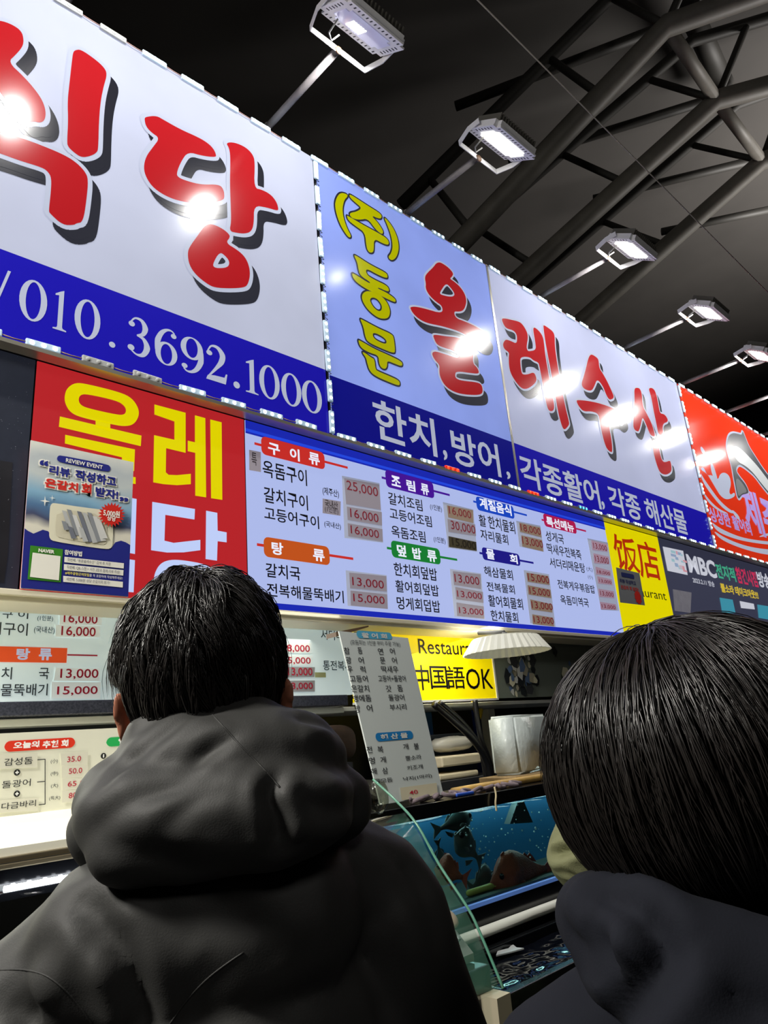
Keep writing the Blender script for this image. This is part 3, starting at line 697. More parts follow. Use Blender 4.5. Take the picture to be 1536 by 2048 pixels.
price(tm, WB, C8, [(957,1562),(1312,1627),(1320,1767),(970,1722)], '13,000', (985,1700), (1290,1644), M_pl)
price(tm, WB, C8, [(972,1762),(1322,1812),(1330,1970),(982,1932)], '13,000', (1010,1910), (1310,1850), M_pl)
tray(C7, [(395,425),(540,455),(562,612),(415,580)])
price(tm, WB, C7, [(412,436),(540,466),(547,525),(418,492)], '18,000', (424,490), (538,472), M_pl2)
price(tm, WB, C7, [(425,512),(550,541),(557,610),(431,579)], '13,000', (434,570), (551,547), M_pl2)
tray(C7, [(440,720),(592,746),(632,1062),(480,1040)])
for q, tx, a, b in [([(455,736),(586,756),(595,811),(463,791)], '15,000', (468,790), (588,760)), ([(462,811),(600,838),(606,890),(468,868)], '15,000', (477,870), (593,840)),
                    ([(478,896),(608,926),(612,976),(486,958)], '13,000', (490,955), (609,922)), ([(490,986),(615,1006),(622,1060),(494,1046)], '13,000', (502,1042), (616,1008))]:
    price(tm, WB, C7, q, tx, a, b, M_pl2)
tray(C7, [(822,530),(945,556),(1012,965),(905,960)])
for q, tx in [([(845,541),(940,566),(943,612),(852,600)], '13,000'), ([(858,620),(950,641),(954,686),(863,680)], '13,000'), ([(870,700),(960,725),(963,757),(874,747)], '18,000'),
              ([(880,757),(968,777),(972,811),(886,801)], '13,000'), ([(887,832),(980,848),(984,890),(893,881)], '13,000'), ([(896,911),(992,926),(998,960),(902,956)], '13,000')]:
    a = (q[3][0]+8, q[3][1]-6); b = (q[1][0]-5, q[1][1]+9); price(tm, WB, C7, q, tx, a, b, M_pl3)

# yellow board
CY = Crop(1136, 700, 3.4125)
ty = lightbox('name_board', 'yellow light box with two red Chinese characters right of the menu board', 'light box', 4.222, 4.978, M_myel)
M_brush = backlit('brush_red', (196, 50, 14), .7, .3, .3)
for txt, l, r, b, t in [('饭', (318,1400), (482,1450), (478,1530), (330,1257)), ('店', (478,1450), (622,1480), (610,1575), (540,1312))]:
    k = Ink(WB); type4(k, txt, l, r, b, t, .0022, 0, .012, CY); k.build('red_character', M_brush, ty)
lettering(ty, WB, CY, [('Restaurant', (362,1660), (660,1650))], M_ink, .0022)
tp2 = thing('small_poster', 'small grey event poster stuck on the yellow board', 'poster', onY(1250, 1170, YB-.01))
k = Ink(WB); k.tri([[WB.uv(CY(q)) for q in [(320,1485),(480,1525),(518,1745),(348,1725)]]], .008); k.build('sheet', mat('poster_grey', (132, 134, 138), .4), tp2)
k = Ink(WB); pxrect(k, CY, (358,1548), (440,1535), .0092, 0, .01); k.build('pill', mat('poster_navy', (38, 48, 108), .4), tp2)
lettering(tp2, WB, CY, [('리뷰 작성하고', (348,1590), (452,1580))], mat('poster_navy', (38, 48, 108), .4), .0092, .02)
lettering(tp2, WB, CY, [('은갈치 회 받자!', (355,1632), (470,1625))], mat('poster_red', (214, 44, 34), .4), .0092, .02)
k = Ink(WB); c = WB.uv(CY((470,1690))); k.tri([[(c[0]+.05*math.cos(i*.3)*(1 if i % 2 else .8), c[1]+.05*math.sin(i*.3)*(1 if i % 2 else .8)) for i in range(21)]], .0092); k.build('starburst', mat('poster_red', (214, 44, 34), .4), tp2)

# dark broadcast board
CT = Crop(1320, 1060, 7.11)
tt = lightbox('broadcast_board', 'dark board with TV programme lettering at the right edge under the orange red sign', 'notice board', 4.98, 9.5, mat('broadcast_film', (58, 60, 76), .3, (56, 58, 78), .7))
M_tvw = backlit('tv_white', (212, 214, 226), .8, .3, .3)
k = Ink(WB); k.tri([[WB.uv(CT(q)) for q in [(35,235),(325,297),(390,642),(105,580)]]], .0022); k.build('white_notice', M_tvw, tt)
rr = random.Random(3)
for i in range(14):
    k = Ink(WB); q = (80+rr.random()*230, 300+rr.random()*250); q = (q[0]+(q[1]-300)*.2, q[1]+(q[0]-80)*.22)
    c = WB.uv(CT(q)); k.rect((c[0], c[1]), (c[0]+rr.uniform(.03, .09), c[1]+rr.uniform(.012, .03)), .0030)
    k.build('coloured_stroke', backlit('tv_stroke_%d' % (i % 3), [(160, 196, 206), (214, 150, 160), (150, 170, 200)][i % 3], .8, .3, .3), tt)
for txt, l, r, b, t, m, bo in [('MBC', (385,450), (797,600), (790,690), (395,345), M_tvw, .035), ('2023.2.11 방송', (460,700), (768,770), (765,812), (458,668), M_tvw, .01),
      ('전지적', (790,560), (1060,620), (1050,735), (795,475), backlit('tv_green', (70, 176, 138), .8, .3, .3), .03), ('참견시점', (1072,600), (1375,700), (1360,812), (1075,522), backlit('tv_pink', (206, 52, 92), .8, .3, .3), .03),
      ('방송', (1380,680), (1560,720), (1520,832), (1385,588), M_tvw, .03), ('뿔소라 테이크아웃!!!', (862,820), (1385,900), (1383,985), (868,757), backlit('tv_yellow', (226, 196, 60), .8, .3, .3), .03)]:
    k = Ink(WB); type4(k, txt, l, r, b, t, .0022, 0, bo, CT); k.build('lettering', m, tt)
M_ph = mat('printed_photo_grey', (120, 118, 124), .4, (112, 110, 120), .5, var=.6, vscale=14)
for q, m in [([(178,842),(445,890),(430,1180),(205,1150)], M_ph), ([(845,962),(1030,992),(1072,1185),(880,1175)], backlit('tv_teal', (70, 160, 184), .7, .3, .3)), ([(1130,1010),(1330,1050),(1345,1130),(1150,1110)], M_tvw), ([(1380,1060),(1700,1110),(1700,1300),(1400,1250)], backlit('tv_teal', (70, 160, 184), .7, .3, .3)), ([(1860,700),(2500,800),(2560,1150),(1900,1050)], M_ph)]:
    k = Ink(WB); k.tri([[WB.uv(CT(p)) for p in q]], .0022); k.build('photo_print', m, tt)

# dark board at the left edge
CL = Crop(0, 680, 3.933)
td = lightbox('photo_board', 'dark dusty photo board at the left edge beside the red light box', 'notice board', -.9, .665, mat('dusty_dark_film', (30, 33, 42), .35, (38, 42, 54), .5, var=.4, vscale=30))
k = Ink(WB)
for i in range(70):
    c = WB.uv(CL((rr.uniform(-40, 260), rr.uniform(110, 1880)))); s = rr.uniform(.0006, .0018)
    if c[0] < .655: k.rect((c[0], c[1]), (c[0]+s, c[1]+s), .002)
k.build('dust_specks', mat('dust', (150, 155, 165), .6), td)['kind'] = 'stuff'
k = Ink(WB); k.tri([[WB.uv(CL(q)) for q in [(-300,900),(98,965),(60,1700),(30,1915),(-300,1850)]]], .0016); k.build('night_photo', mat('night_photo', (24, 24, 28), .4, (26, 26, 30), .5, var=.7, vscale=9), td)

# event poster leaning on the red board
CP = Crop(40, 880, 6.4)
WP = wall(2.150)
te = thing('event_poster', 'printed review event poster with a tray of fish, before the red light box', 'poster', WP.at(*WP.uv(CP((690, 1960)))))
q4 = [WP.uv(CP(q)) for q in [(5,1898),(1385,2010),(1455,285),(140,2)]]
m = mat('poster_sky', (150, 158, 160), .35)
nt = m.node_tree; b = nt.nodes['Principled BSDF']; tc = nt.nodes.new('ShaderNodeTexCoord'); sp = nt.nodes.new('ShaderNodeSeparateXYZ'); nz = nt.nodes.new('ShaderNodeTexNoise'); nz.inputs['Scale'].default_value = 9
ad = nt.nodes.new('ShaderNodeMath'); ad.operation = 'MULTIPLY_ADD'; ad.inputs[1].default_value = .07
rp = nt.nodes.new('ShaderNodeValToRGB'); mr = nt.nodes.new('ShaderNodeMapRange'); mr.inputs[1].default_value = .0; mr.inputs[2].default_value = .50
nt.links.new(tc.outputs['Object'], sp.inputs[0]); nt.links.new(tc.outputs['Object'], nz.inputs['Vector']); nt.links.new(nz.outputs['Fac'], ad.inputs[0]); nt.links.new(sp.outputs['Z'], ad.inputs[2])
nt.links.new(ad.outputs[0], mr.inputs[0]); nt.links.new(mr.outputs[0], rp.inputs[0]); nt.links.new(rp.outputs[0], b.inputs['Base Color'])
els = rp.color_ramp.elements; els[0].position = 0; els[0].color = lin((226, 222, 206))+(1,); els[1].position = 1; els[1].color = lin((226, 228, 220))+(1,)
for p, c in [(.46, (228, 224, 208)), (.52, (74, 80, 110)), (.58, (86, 120, 160)), (.66, (136, 180, 208)), (.80, (200, 208, 208)), (.9, (190, 198, 202))]:
    e = els.new(p); e.color = lin(c)+(1,)
k = Ink(WP); k.tri([q4], .0); sheet = k.build('sheet', m, te)
mb = MB(); F_ = [WP.at(u, v, -.001) for u, v in q4]; mb.hull8(F_+[p+Vector((0, .004, 0)) for p in F_]); mb.build('backing', mat('poster_board', (216, 190, 196), .5), te)
PN = mat('poster_deep_blue', (40, 46, 136), .35); PW = mat('poster_cream', (244, 242, 232), .4); PR = mat('poster_red', (214, 44, 34), .4)
PO = .0015
def pa(loops, m, off, name, sm=0): return art(te, WP, CP, loops, m, off, name, sm)
pa([[(55,1130),(100,1165),(170,1200),(230,1175),(290,1150),(360,1170),(420,1260),(700,1330),(1100,1400),(1170,1380),(1220,1310),(1290,1290),(1350,1310),(1408,1345),(1384,2004),(8,1894)]], PN, PO, 'blue_field')
pa([[(400,815),(440,810),(780,862),(1130,905),(1180,925),(1190,975),(1182,1330),(1165,1385),(1110,1402),(800,1360),(430,1300),(378,1270),(366,1210),(375,870)]], mat('tray_beige', (230, 226, 202), .4), PO*2, 'tray_picture', 1)
pa([[(470,880),(1100,965),(1110,1320),(1050,1350),(500,1260),(440,1200)]], mat('tray_inner', (214, 208, 184), .4), PO*2.6, 'tray_hollow', 1)
fc = [(186, 188, 188), (142, 146, 152), (214, 214, 212), (118, 122, 134)]
for i, (x, y, l) in enumerate([(530,905,280), (590,890,340), (660,960,300), (720,915,400), (790,935,390), (850,930,380), (920,980,320), (600,1110,160), (740,1120,190), (520,1040,120), (960,1010,260)]):
    pa([[(x,y),(x+55,y+12),(x+55+l*.36,y+l*.98),(x+l*.36-10,y+l)]], mat('fish_strip_%d' % (i % 4), fc[i % 4], .35), PO*(3+.2*i), 'fish_strip')
st = []
for i in range(44):
    a = i*math.pi/22; r = 178 if i % 2 else 132; st.append((1158+r*math.cos(a)*.98, 965+r*math.sin(a)*.9))
pa([st], PR, PO*6, 'starburst')
lettering(te, WP, CP, [('5,000원', (1046,985), (1262,925)), ('상당', (1095,1040), (1210,990))], PW, PO*7, .03)
pa([[(470,235),(485,205),(520,198),(830,258),(1120,315),(1155,345),(1152,395),(1110,408),(820,350),(510,285),(478,265)]], PN, PO, 'pill', 1)
lettering(te, WP, CP, [('REVIEW EVENT', (582,286), (1055,330))], PW, PO*2, .02)
def haloed(txt, a, b, m):
    k = Ink(WP); a2, b2 = WP.uv(CP(a)), WP.uv(CP(b))
    for dx in (-.0035, 0, .0035):
        for dz in (-.0035, 0, .0035):
            if dx or dz: type_in(k, txt, (a2[0]+dx, a2[1]+dz), (b2[0]+dx, b2[1]+dz), PO*1.3, 1, .04)
    type_in(k, txt, a2, b2, PO*2.2, 0, .04); k.build('poster_title', [m, PW], te)
haloed('리뷰', (365,438), (642,372), PN); haloed('작성하고', (698,510), (1230,478), PN)
haloed('은갈치', (310,605), (742,560), PR); haloed('회', (780,695), (912,570), PR); haloed('받자!', (958,720), (1255,650), PN)
haloed('“', (245,322), (360,272), PN); haloed('”', (1268,785), (1382,748), PN)
lettering(te, WP, CP, [('참여방법', (563,1470), (790,1430))], PW, PO*2, .03)
pa([[(128,1352),(545,1400),(517,1825),(92,1785)]], mat('poster_green', (62, 138, 40), .4), PO*2, 'green_card')
pa([[(155,1445),(512,1492),(490,1800),(120,1756)]], PW, PO*3, 'blank_square')
lettering(te, WP, CP, [('NAVER', (228,1438), (438,1415))], PW, PO*3, .05)
for q, tx, m in [([(565,1497),(1325,1580),(1322,1648),(562,1567)], '첫번째. “동문올레수산” 검색 후 저장', PN), ([(558,1590),(1320,1668),(1316,1738),(555,1667)], '두번째. QR 스캔 > 사진 2장과 함께 리뷰 작성!', PN), ([(548,1740),(1312,1818),(1310,1890),(548,1818)], '세번째. 5,000원 상당 은갈치회 받기!', PN)]:
    pa([q], PW, PO*2, 'step_bar'); lettering(te, WP, CP, [(tx, (q[3][0]+36, q[3][1]-14), (q[1][0]-(170 if '첫' in tx or '세' in tx else 50), q[1][1]+(8 if '두' in tx else -6)))], mat('poster_ink', (50, 52, 80), .4), PO*3)
lettering(te, WP, CP, [('#제주공항근처맛집', (572,1722), (880,1712))], mat('poster_yellow', (226, 214, 80), .4), PO*2, .02)
lettering(te, WP, CP, [('을 꼭 포함하여 작성해주세요!', (884,1752), (1306,1755))], PW, PO*2)
for cx, cy, r in [(315,785,68), (408,745,38)]:
    pa([[(cx,cy-r),(cx+r*.14,cy-r*.14),(cx+r*.95,cy+r*.1),(cx+r*.14,cy+r*.16),(cx-5,cy+r),(cx-r*.16,cy+r*.12),(cx-r*.95,cy-r*.08),(cx-r*.12,cy-r*.16)]], PW, PO*2, 'sparkle')

# ------------------------------------------------------------------ second row of boards inside the stall
def glassy(name, tint=(225, 240, 235), gloss=.12, edge=.5):
    if name in MATS: return MATS[name]
    m = bpy.data.materials.new(name); m.use_nodes = True; MATS[name] = m; nt = m.node_tree; nt.nodes.clear()
    o = nt.nodes.new('ShaderNodeOutputMaterial'); t = nt.nodes.new('ShaderNodeBsdfTransparent'); g = nt.nodes.new('ShaderNodeBsdfGlossy'); mx = nt.nodes.new('ShaderNodeMixShader'); lw = nt.nodes.new('ShaderNodeLayerWeight')
    t.inputs[0].default_value = lin(tint)+(1,); g.inputs['Roughness'].default_value = .03; lw.inputs[0].default_value = .5
    pw_ = nt.nodes.new('ShaderNodeMath'); pw_.operation = 'POWER'; pw_.inputs[1].default_value = 5
    ma = nt.nodes.new('ShaderNodeMath'); ma.operation = 'MULTIPLY_ADD'; ma.inputs[1].default_value = edge; ma.inputs[2].default_value = gloss*.35
    nt.links.new(lw.outputs['Facing'], pw_.inputs[0]); nt.links.new(pw_.outputs[0], ma.inputs[0]); nt.links.new(ma.outputs[0], mx.inputs[0]); nt.links.new(t.outputs[0], mx.inputs[1]); nt.links.new(g.outputs[0], mx.inputs[2]); nt.links.new(mx.outputs[0], o.inputs[0]); return m
YR = 2.345; KR = YR/2.555
WR = wall(YR)
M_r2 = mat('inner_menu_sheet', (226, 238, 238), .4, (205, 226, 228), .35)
M_grey = mat('grey_ink', (70, 74, 80), .5)
M_red2 = mat('price_crimson', (200, 36, 66), .5)
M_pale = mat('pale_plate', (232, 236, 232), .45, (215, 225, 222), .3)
CQ = Crop(0, 1170, 3.657); CR2 = Crop(540, 1180, 3.657); CS = Crop(780, 1240, 3.657)
tr_ = thing('inner_menu_board', 'white menu board with red prices, set back under the soffit behind the man', 'menu board', (1.0, YR, EYE+.22))
MB().box((-.6, YR, EYE+.222*KR), (2.25*KR, YR+.02, EYE+.499)).build('panel', M_r2, tr_)
lettering(tr_, WR, CQ, [('구', (15,243), (95,188)), ('이', (128,246), (208,190)), ('(1인분)', (270,266), (388,228)), ('(국내산)', (245,356), (400,308)), ('어구이', (-80,362), (205,282)), ('치', (5,692), (90,602)), ('국', (280,690), (360,607)), ('해물뚝배기', (-95,815), (350,722)), ('실', (838,680), (866,640)), ('대', (845,762), (872,720))], M_grey, .0022, .01)
k = Ink(WR); pxrect(k, CQ, (-120,562), (491,462), .0016); k.build('heading_bar', mat('heading_orange_red', (238, 92, 44), .45, (230, 80, 40), .3), tr_)
k = Ink(WR); pxrect(k, CQ, (491,517), (712,511), .0016); k.build('heading_rule', M_red2, tr_)
lettering(tr_, WR, CQ, [('탕', (115,548), (220,465)), ('류', (280,550), (380,466))], M_pw, .0026, .04)
for q, tx, a, b in [([(435,180),(745,186),(742,296),(432,292)], '16,000', (460,285), (712,220)), ([(405,292),(730,300),(728,385),(402,380)], '16,000', (443,380), (698,312)), ([(405,604),(728,612),(725,704),(390,702)], '13,000', (435,692), (718,616)), ([(375,709),(735,712),(730,832),(372,830)], '15,000', (412,812), (712,740))]:
    price(tr_, WR, CQ, q, tx, a, b, M_pale, M_red2, .012)
for q, tx, a, b in [([(90,385),(300,390),(298,462),(90,460)], '18,000', (96,457), (286,405)), ([(90,480),(305,482),(302,550),(90,550)], '15,000', (100,545), (292,494)), ([(112,562),(325,565),(322,637),(112,640)], '13,000', (128,634), (305,570)), ([(110,664),(325,662),(325,743),(110,746)], '13,000', (128,734), (308,677))]:
    price(tr_, WR, CR2, q, tx, a, b, M_pale if '5' in tx or '8' in tx else mat('pale_grey_plate', (176, 174, 178), .45), M_red2, .012)
lettering(tr_, WR, CR2, [('서더리 매운탕', (372,364), (700,308)), ('통전복게우', (388,588), (640,520))], M_grey, .0022, .01)
k = Ink(WR); pxrect(k, CR2, (327,640), (405,603), .0022); k.build('yellowed_sticker', mat('sticker_olive', (190, 192, 140), .5), tr_)
o = MB().box((-.6, 2.24, EYE+.166*KR), (2.12*KR, 2.34, EYE+.212*KR), bev=.004).build('shelf_edge', mat('glittery_black_stone', (58, 60, 72), .25, var=.9, vscale=190), None, origin=(1, 2.5, EYE+.15))
tag(o, 'speckled black edge strip below the inner menu board', 'shelf edge')
o = MB().box((-.6, 2.27, EYE+.138*KR), (2.12*KR, 2.36, EYE+.162*KR), bev=.003).build('white_ledge', M_white, None, origin=(1, 2.5, EYE+.1))
tag(o, 'white painted ledge just under the speckled black edge strip', 'ledge')

tq = thing('language_sign', 'yellow sign with black Chinese lettering hung under the soffit', 'sign', (2.8, YR, EYE+.19))
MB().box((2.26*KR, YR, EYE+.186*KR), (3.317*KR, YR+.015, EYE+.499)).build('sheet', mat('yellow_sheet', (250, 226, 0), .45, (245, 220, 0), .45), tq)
MB().box((2.26*KR, YR-.004, EYE+.176*KR), (3.33*KR, YR+.018, EYE+.186*KR)).box((3.317*KR, YR-.004, EYE+.186*KR), (3.33*KR, YR+.018, EYE+.499)).build('white_frame', M_white, tq)
lettering(tq, WR, CS, [('Restaurant', (210,246), (668,162)), ('中', (188,515), (275,330)), ('国', (300,505), (408,338)), ('語', (420,505), (535,338)), ('OK', (563,508), (738,358))], M_ink, .0022, .005)
tph = thing('photo_display', 'grey photo display under the soffit, right of the yellow sign', 'photo display', (4.2, YR, EYE+.19))
MB().box((3.335*KR, YR, EYE+.186*KR), (5.6, YR+.015, EYE+.499)).build('sheet', mat('panel_grey_green', (120, 128, 120), .4), tph)
rr2 = random.Random(5)
for i in range(90):
    u = KR*rr2.choice([3.42+rr2.random()*.3, 3.95+rr2.random()*1.2]); v = KR*(.2+rr2.random()*.27); k = Ink(WR)
    n = rr2.randint(5, 8); s = rr2.uniform(.014, .05)
    k.tri([[(u+s*rr2.uniform(.5, 1)*math.cos(2*math.pi*j/n), v+s*rr2.uniform(.5, 1.2)*math.sin(2*math.pi*j/n)) for j in range(n)]], .001+.0002*i)
    c = rr2.choice([(206, 208, 206), (60, 62, 66), (176, 170, 150), (96, 120, 160), (220, 216, 190), (40, 44, 48)])
    k.build('photo_patch', mat('patch_%d_%d_%d' % c, c, .4), tph)
# white shelf, posts and things further back
o = MB().box((2.2*KR, 2.37, EYE+.150*KR), (5.6, 2.75, EYE+.170*KR), bev=.003).build('white_shelf', M_white, None, origin=(3, 2.6, EYE+.15)); tag(o, 'white shelf board along the bottom of the yellow sign', 'shelf')
def post(px, py, Y, wd, z0, z1, m, name, lab, cat='post'):
    p = onY(px, py, Y); o = MB().box((p.x-wd/2, Y, z0), (p.x+wd/2, Y+.06, z1), bev=.004).build(name, m, None, origin=(p.x, Y, z0)); return tag(o, lab, cat)
post(972, 1490, 2.72, .055, 0, EYE+.136, mat('blue_paint', (24, 58, 140), .4), 'blue_post', 'blue post behind the hoses, below the yellow sign')
post(990, 1480, 2.64, .06, 0, EYE+.136, M_cream, 'cream_post', 'cream post just right of the blue post')
post(852, 1450, 3.0, .12, 0, EYE+.149, mat('navy_paint', (16, 46, 92), .5), 'navy_column', 'dark navy column behind the leaning white menu', 'column')
o = MB().box((3.02, 2.9, EYE-.42), (3.60, 3.3, EYE+.02), bev=.02).build('grey_bin', mat('grey_plastic', (96, 104, 112), .5), None, origin=(3.7, 3.1, 0)); tag(o, 'grey plastic bin in the dark behind the hoses', 'bin')
o = MB().box((2.9, 2.85, 0), (3.62, 3.4, EYE-.42)).build('back_counter', M_dark, None, origin=(3.7, 3.1, 0)); tag(o, 'dark counter at the stall wall carrying the grey bin', 'counter')
for i, (pts, r) in enumerate([([(868,1408),(905,1440),(945,1478),(972,1520),(985,1570)], .016), ([(880,1405),(925,1445),(958,1490),(968,1530),(975,1570)], .012), ([(950,1400),(955,1440),(963,1480),(978,1520),(992,1570)], .013)]):
    P = catmull([onY(x, y, 2.22+.03*i) for x, y in pts], 6); b = MB().tube(P, r, 10); o = b.build('hose', mat('black_rubber', (20, 20, 22), .35), None, True, origin=P[0])
    tag(o, ['thick black hose curving down behind the tank, leftmost', 'thinner black hose running beside the thick one', 'black hose hanging next to the blue post'][i], 'hose', 'hoses behind the fish tank')
P = catmull([onY(x, y, 2.5) for x, y in [(946,1402),(952,1425),(958,1436),(962,1418)]], 6); o = MB().tube(P, .012, 8).build('yellow_tube', mat('yellow_plastic', (214, 186, 40), .4), None, True, origin=P[0]); tag(o, 'yellow plastic tube loop near the blue post', 'tube')

# pleated lampshade under the soffit
c = onY(1012, 1292, 2.0); rb = (onY(1096, 1306, 2.0)-onY(930, 1309, 2.0)).length/2*.62; rt = rb*.76; hh = .066
tl_ = thing('lampshade', 'white pleated lampshade hanging below the soffit over the yellow sign', 'lampshade', (c.x, c.y, c.z+hh/2))
V = []; F = []; N = 72
for j, (r, z) in enumerate([(rt, hh/2), (rb*.98, -hh/2+.006), (rb, -hh/2)]):
    for i in range(N):
        a = 2*math.pi*i/N; q = r*(1+(.022 if i % 2 else -.022)); V.append((c.x+q*math.cos(a), c.y+q*math.sin(a), c.z+z))
for j in range(2): F += [(j*N+i, j*N+(i+1) % N, (j+1)*N+(i+1) % N, (j+1)*N+i) for i in range(N)]
o = obj('shade', V, F, mat('pleated_white', (222, 222, 210), .5, (230, 228, 205), .12), tl_)
sm = o.modifiers.new('thick', 'SOLIDIFY'); sm.thickness = .003
MB().tube([(c.x, c.y, c.z+hh/2+.004), (c.x, c.y, EYE+.44)], .012, 10).tube([(c.x, c.y, EYE+.44), (c.x, 2.15, EYE+.46)], .01, 8).build('holder', M_blackm, tl_, True)
MB().tube([(c.x, c.y, c.z+hh/2), (c.x, c.y, c.z+hh/2+.006)], rt, 40).build('cap', mat('pleated_white', (222, 222, 210), .5), tl_)
A = onY(672, 1264, 2.12); B = onY(737, 1251, 2.12)
o = MB().hull8([A+Vector((0, 0, -.018)), B+Vector((0, 0, -.006)), B+Vector((0, .06, -.006)), A+Vector((0, .06, -.018)), A, B, B+Vector((0, .06, 0)), A+Vector((0, .06, 0))]).build('wooden_bracket', mat('dark_wood', (84, 64, 46), .5, var=.4, vscale=14), None, origin=A); tag(o, 'small dark wooden bracket under the soffit at the top of the leaning menu', 'bracket')

# ------------------------------------------------------------------ leaning white fish menu
BN = Board((0, 1.80, EYE-.2), (1, 0, 0), (0, .1, .59))
tn = thing('leaning_menu', 'tall white leaning menu sheet standing on the fish tank, listing raw fish in black', 'menu sheet', BN.at(*BN.uv((830, 1602))))
q4 = [BN.uv(q) for q in [(762,1614),(887,1589),(816,1276),(678,1262)]]; q4[0] = (q4[0][0], q4[1][1])
mb = MB(); mb.hull8([BN.at(u, v, -.006) for u, v in q4]+[BN.at(u, v, 0) for u, v in q4]); mb.build('sheet', mat('menu_sheet_white', (214, 222, 220), .35), tn)
M_sky = mat('pill_sky', (84, 176, 214), .45); M_sky2 = mat('pill_blue', (30, 128, 196), .45)
k = Ink(BN); pxrect(k, CR2, (637,352), (885,312), .001, 0, .014); k.build('heading_pill', M_sky, tn)
k = Ink(BN); pxrect(k, CR2, (777,1110), (1038,1028), .001, 0, .014); k.build('heading_pill', M_sky2, tn)
lettering(tn, BN, CR2, [('활 어 회', (672,350), (850,322))], M_white, .0018, .04); lettering(tn, BN, CR2, [('해 산 물', (812,1098), (1000,1042))], M_white, .0018, .04)
lettering(tn, BN, CR2, [('(모둠회는 1인분 부터 주문 가능)', (590,406), (945,380))], M_grey, .0012)
rows = [('참', 540,420,580,470), ('돔', 640,420,672,468), ('광', 555,488,592,540), ('어', 645,490,683,540), ('우', 565,555,602,606), ('럭', 660,557,696,606), ('고등어', 582,625,712,675), ('은갈치', 592,695,722,748), ('뱅에돔', 603,765,738,820), ('방', 620,842,658,898), ('어', 705,838,746,892),
        ('연', 788,425,825,475), ('어', 875,425,910,473), ('문', 803,492,840,540), ('어', 890,492,925,540), ('딱새우', 812,555,935,606), ('고등어+돌광어', 790,625,990,672), ('갓', 845,697,885,747), ('돔', 930,695,968,743), ('돌광어', 865,762,980,812), ('부시리', 874,832,995,882),
        ('전', 705,1142,745,1196), ('복', 785,1140,826,1194), ('멍', 722,1222,765,1276), ('게', 805,1216,846,1268), ('해', 737,1300,778,1352), ('삼', 820,1295,860,1348), ('해물모듬', 715,1370,896,1425), ('개', 972,1122,1010,1170), ('불', 1050,1118,1086,1168), ('뿔소라', 988,1202,1106,1250), ('키조개', 1000,1275,1116,1318), ('낙지(1마리)', 970,1345,1184,1400)]
for t_, a, b, c2, d in rows:
    cx, cy = (a+c2)/2, (b+d)/2; v0 = BN.uv(CR2((cx, cy)))[1]; v1 = BN.uv(CR2((cx+20, cy)))[1]; v2 = BN.uv(CR2((cx, cy+20)))[1]
    sl = abs((v1-v0)/(v2-v0)); h = max(34, (d-b)-sl*(c2-a)); k = Ink(BN)
    type_in(k, t_, (BN.uv(CR2((a, cy)))[0], BN.uv(CR2((cx, cy+h/2)))[1]), (BN.uv(CR2((c2, cy)))[0], BN.uv(CR2((cx, cy-h/2)))[1]), .0012, 0, .006); k.build('lettering', M_ink, tn)
k = Ink(BN); k.tri([[BN.uv(CR2(q)) for q in [(945,1448),(1213,1412),(1222,1500),(958,1540)]]], .004); tgp = k.build('price_tag', mat('tag_cream', (222, 214, 186), .5), tn)
k = Ink(BN); type_in(k, '40', BN.uv(CR2((1015,1500))), BN.uv(CR2((1070,1462))), .005, 0, .01); k.build('price_digits', M_red2, tgp)

# ------------------------------------------------------------------ counter board, display case
YL = 1.9
WL = wall(YL)
tk = thing('counter_menu', 'low white board of recommended raw fish prices standing on the left counter', 'menu board', (.5, YL, EYE-.085))
za = WL.uv((0, 1467))[1]; zbm = WL.uv((100, 1627))[1]
MB().box((-.5, YL, EYE+zbm), (1.05, YL+.02, EYE+za)).build('panel', mat('cream_board', (228, 228, 208), .45, (240, 238, 215), .2, var=.04, vscale=20), tk)
k = Ink(WL); pxrect(k, CQ, (28,1222), (550,1114), .001, 0, .013); k.build('heading_pill', mat('pill_red', (224, 58, 36), .45, (220, 50, 30), .25), tk)
k = Ink(WL); pxrect(k, CQ, (775,1184), (1060,1100), .001, 0, .013); k.build('heading_pill', mat('pill_green', (44, 176, 90), .45, (40, 170, 84), .25), tk)
M_pwp = mat('print_plain_white', (245, 245, 240), .45, (240, 240, 232), .25)
lettering(tk, WL, CQ, [('오늘의', (95,1200), (288,1138)), ('추천 회', (308,1194), (500,1130)), ('일반', (862,1172), (1010,1112))], M_pwp, .0018, .04)
M_pc = mat('plate_cream', (224, 222, 204), .45, (236, 234, 214), .15); M_cink = mat('counter_ink', (44, 46, 44), .5)
for q, tx, a, b in [([(-30,1236),(272,1228),(268,1335),(-30,1345)], '감성돔', (25,1325), (237,1256)), ([(-30,1575),(280,1556),(272,1650),(-30,1668)], '다금바리', (5,1646), (260,1570))]:
    price(tk, WL, CQ, q, tx, a, b, M_pc, M_cink, .005)
lettering(tk, WL, CQ, [('돌광어', (10,1490), (225,1416)), ('(小)', (368,1310), (422,1270)), ('(中)', (368,1400), (424,1361)), ('(大)', (370,1489), (424,1449)), ('(특大)', (357,1580), (440,1538))], M_cink, .0018, .004)
for q, tx, a, b in [([(440,1232),(640,1220),(636,1312),(445,1322)], '35.0', (486,1297), (590,1249)), ([(448,1324),(640,1314),(636,1405),(448,1414)], '50.0', (498,1384), (598,1335)), ([(452,1416),(640,1408),(636,1490),(455,1500)], '65 0', (490,1476), (613,1426)), ([(452,1504),(645,1494),(645,1580),(450,1592)], '80.0', (497,1562), (600,1511))]:
    price(tk, WL, CQ, q, tx, a, b, M_pc, M_red2, .008)
k = Ink(WL)
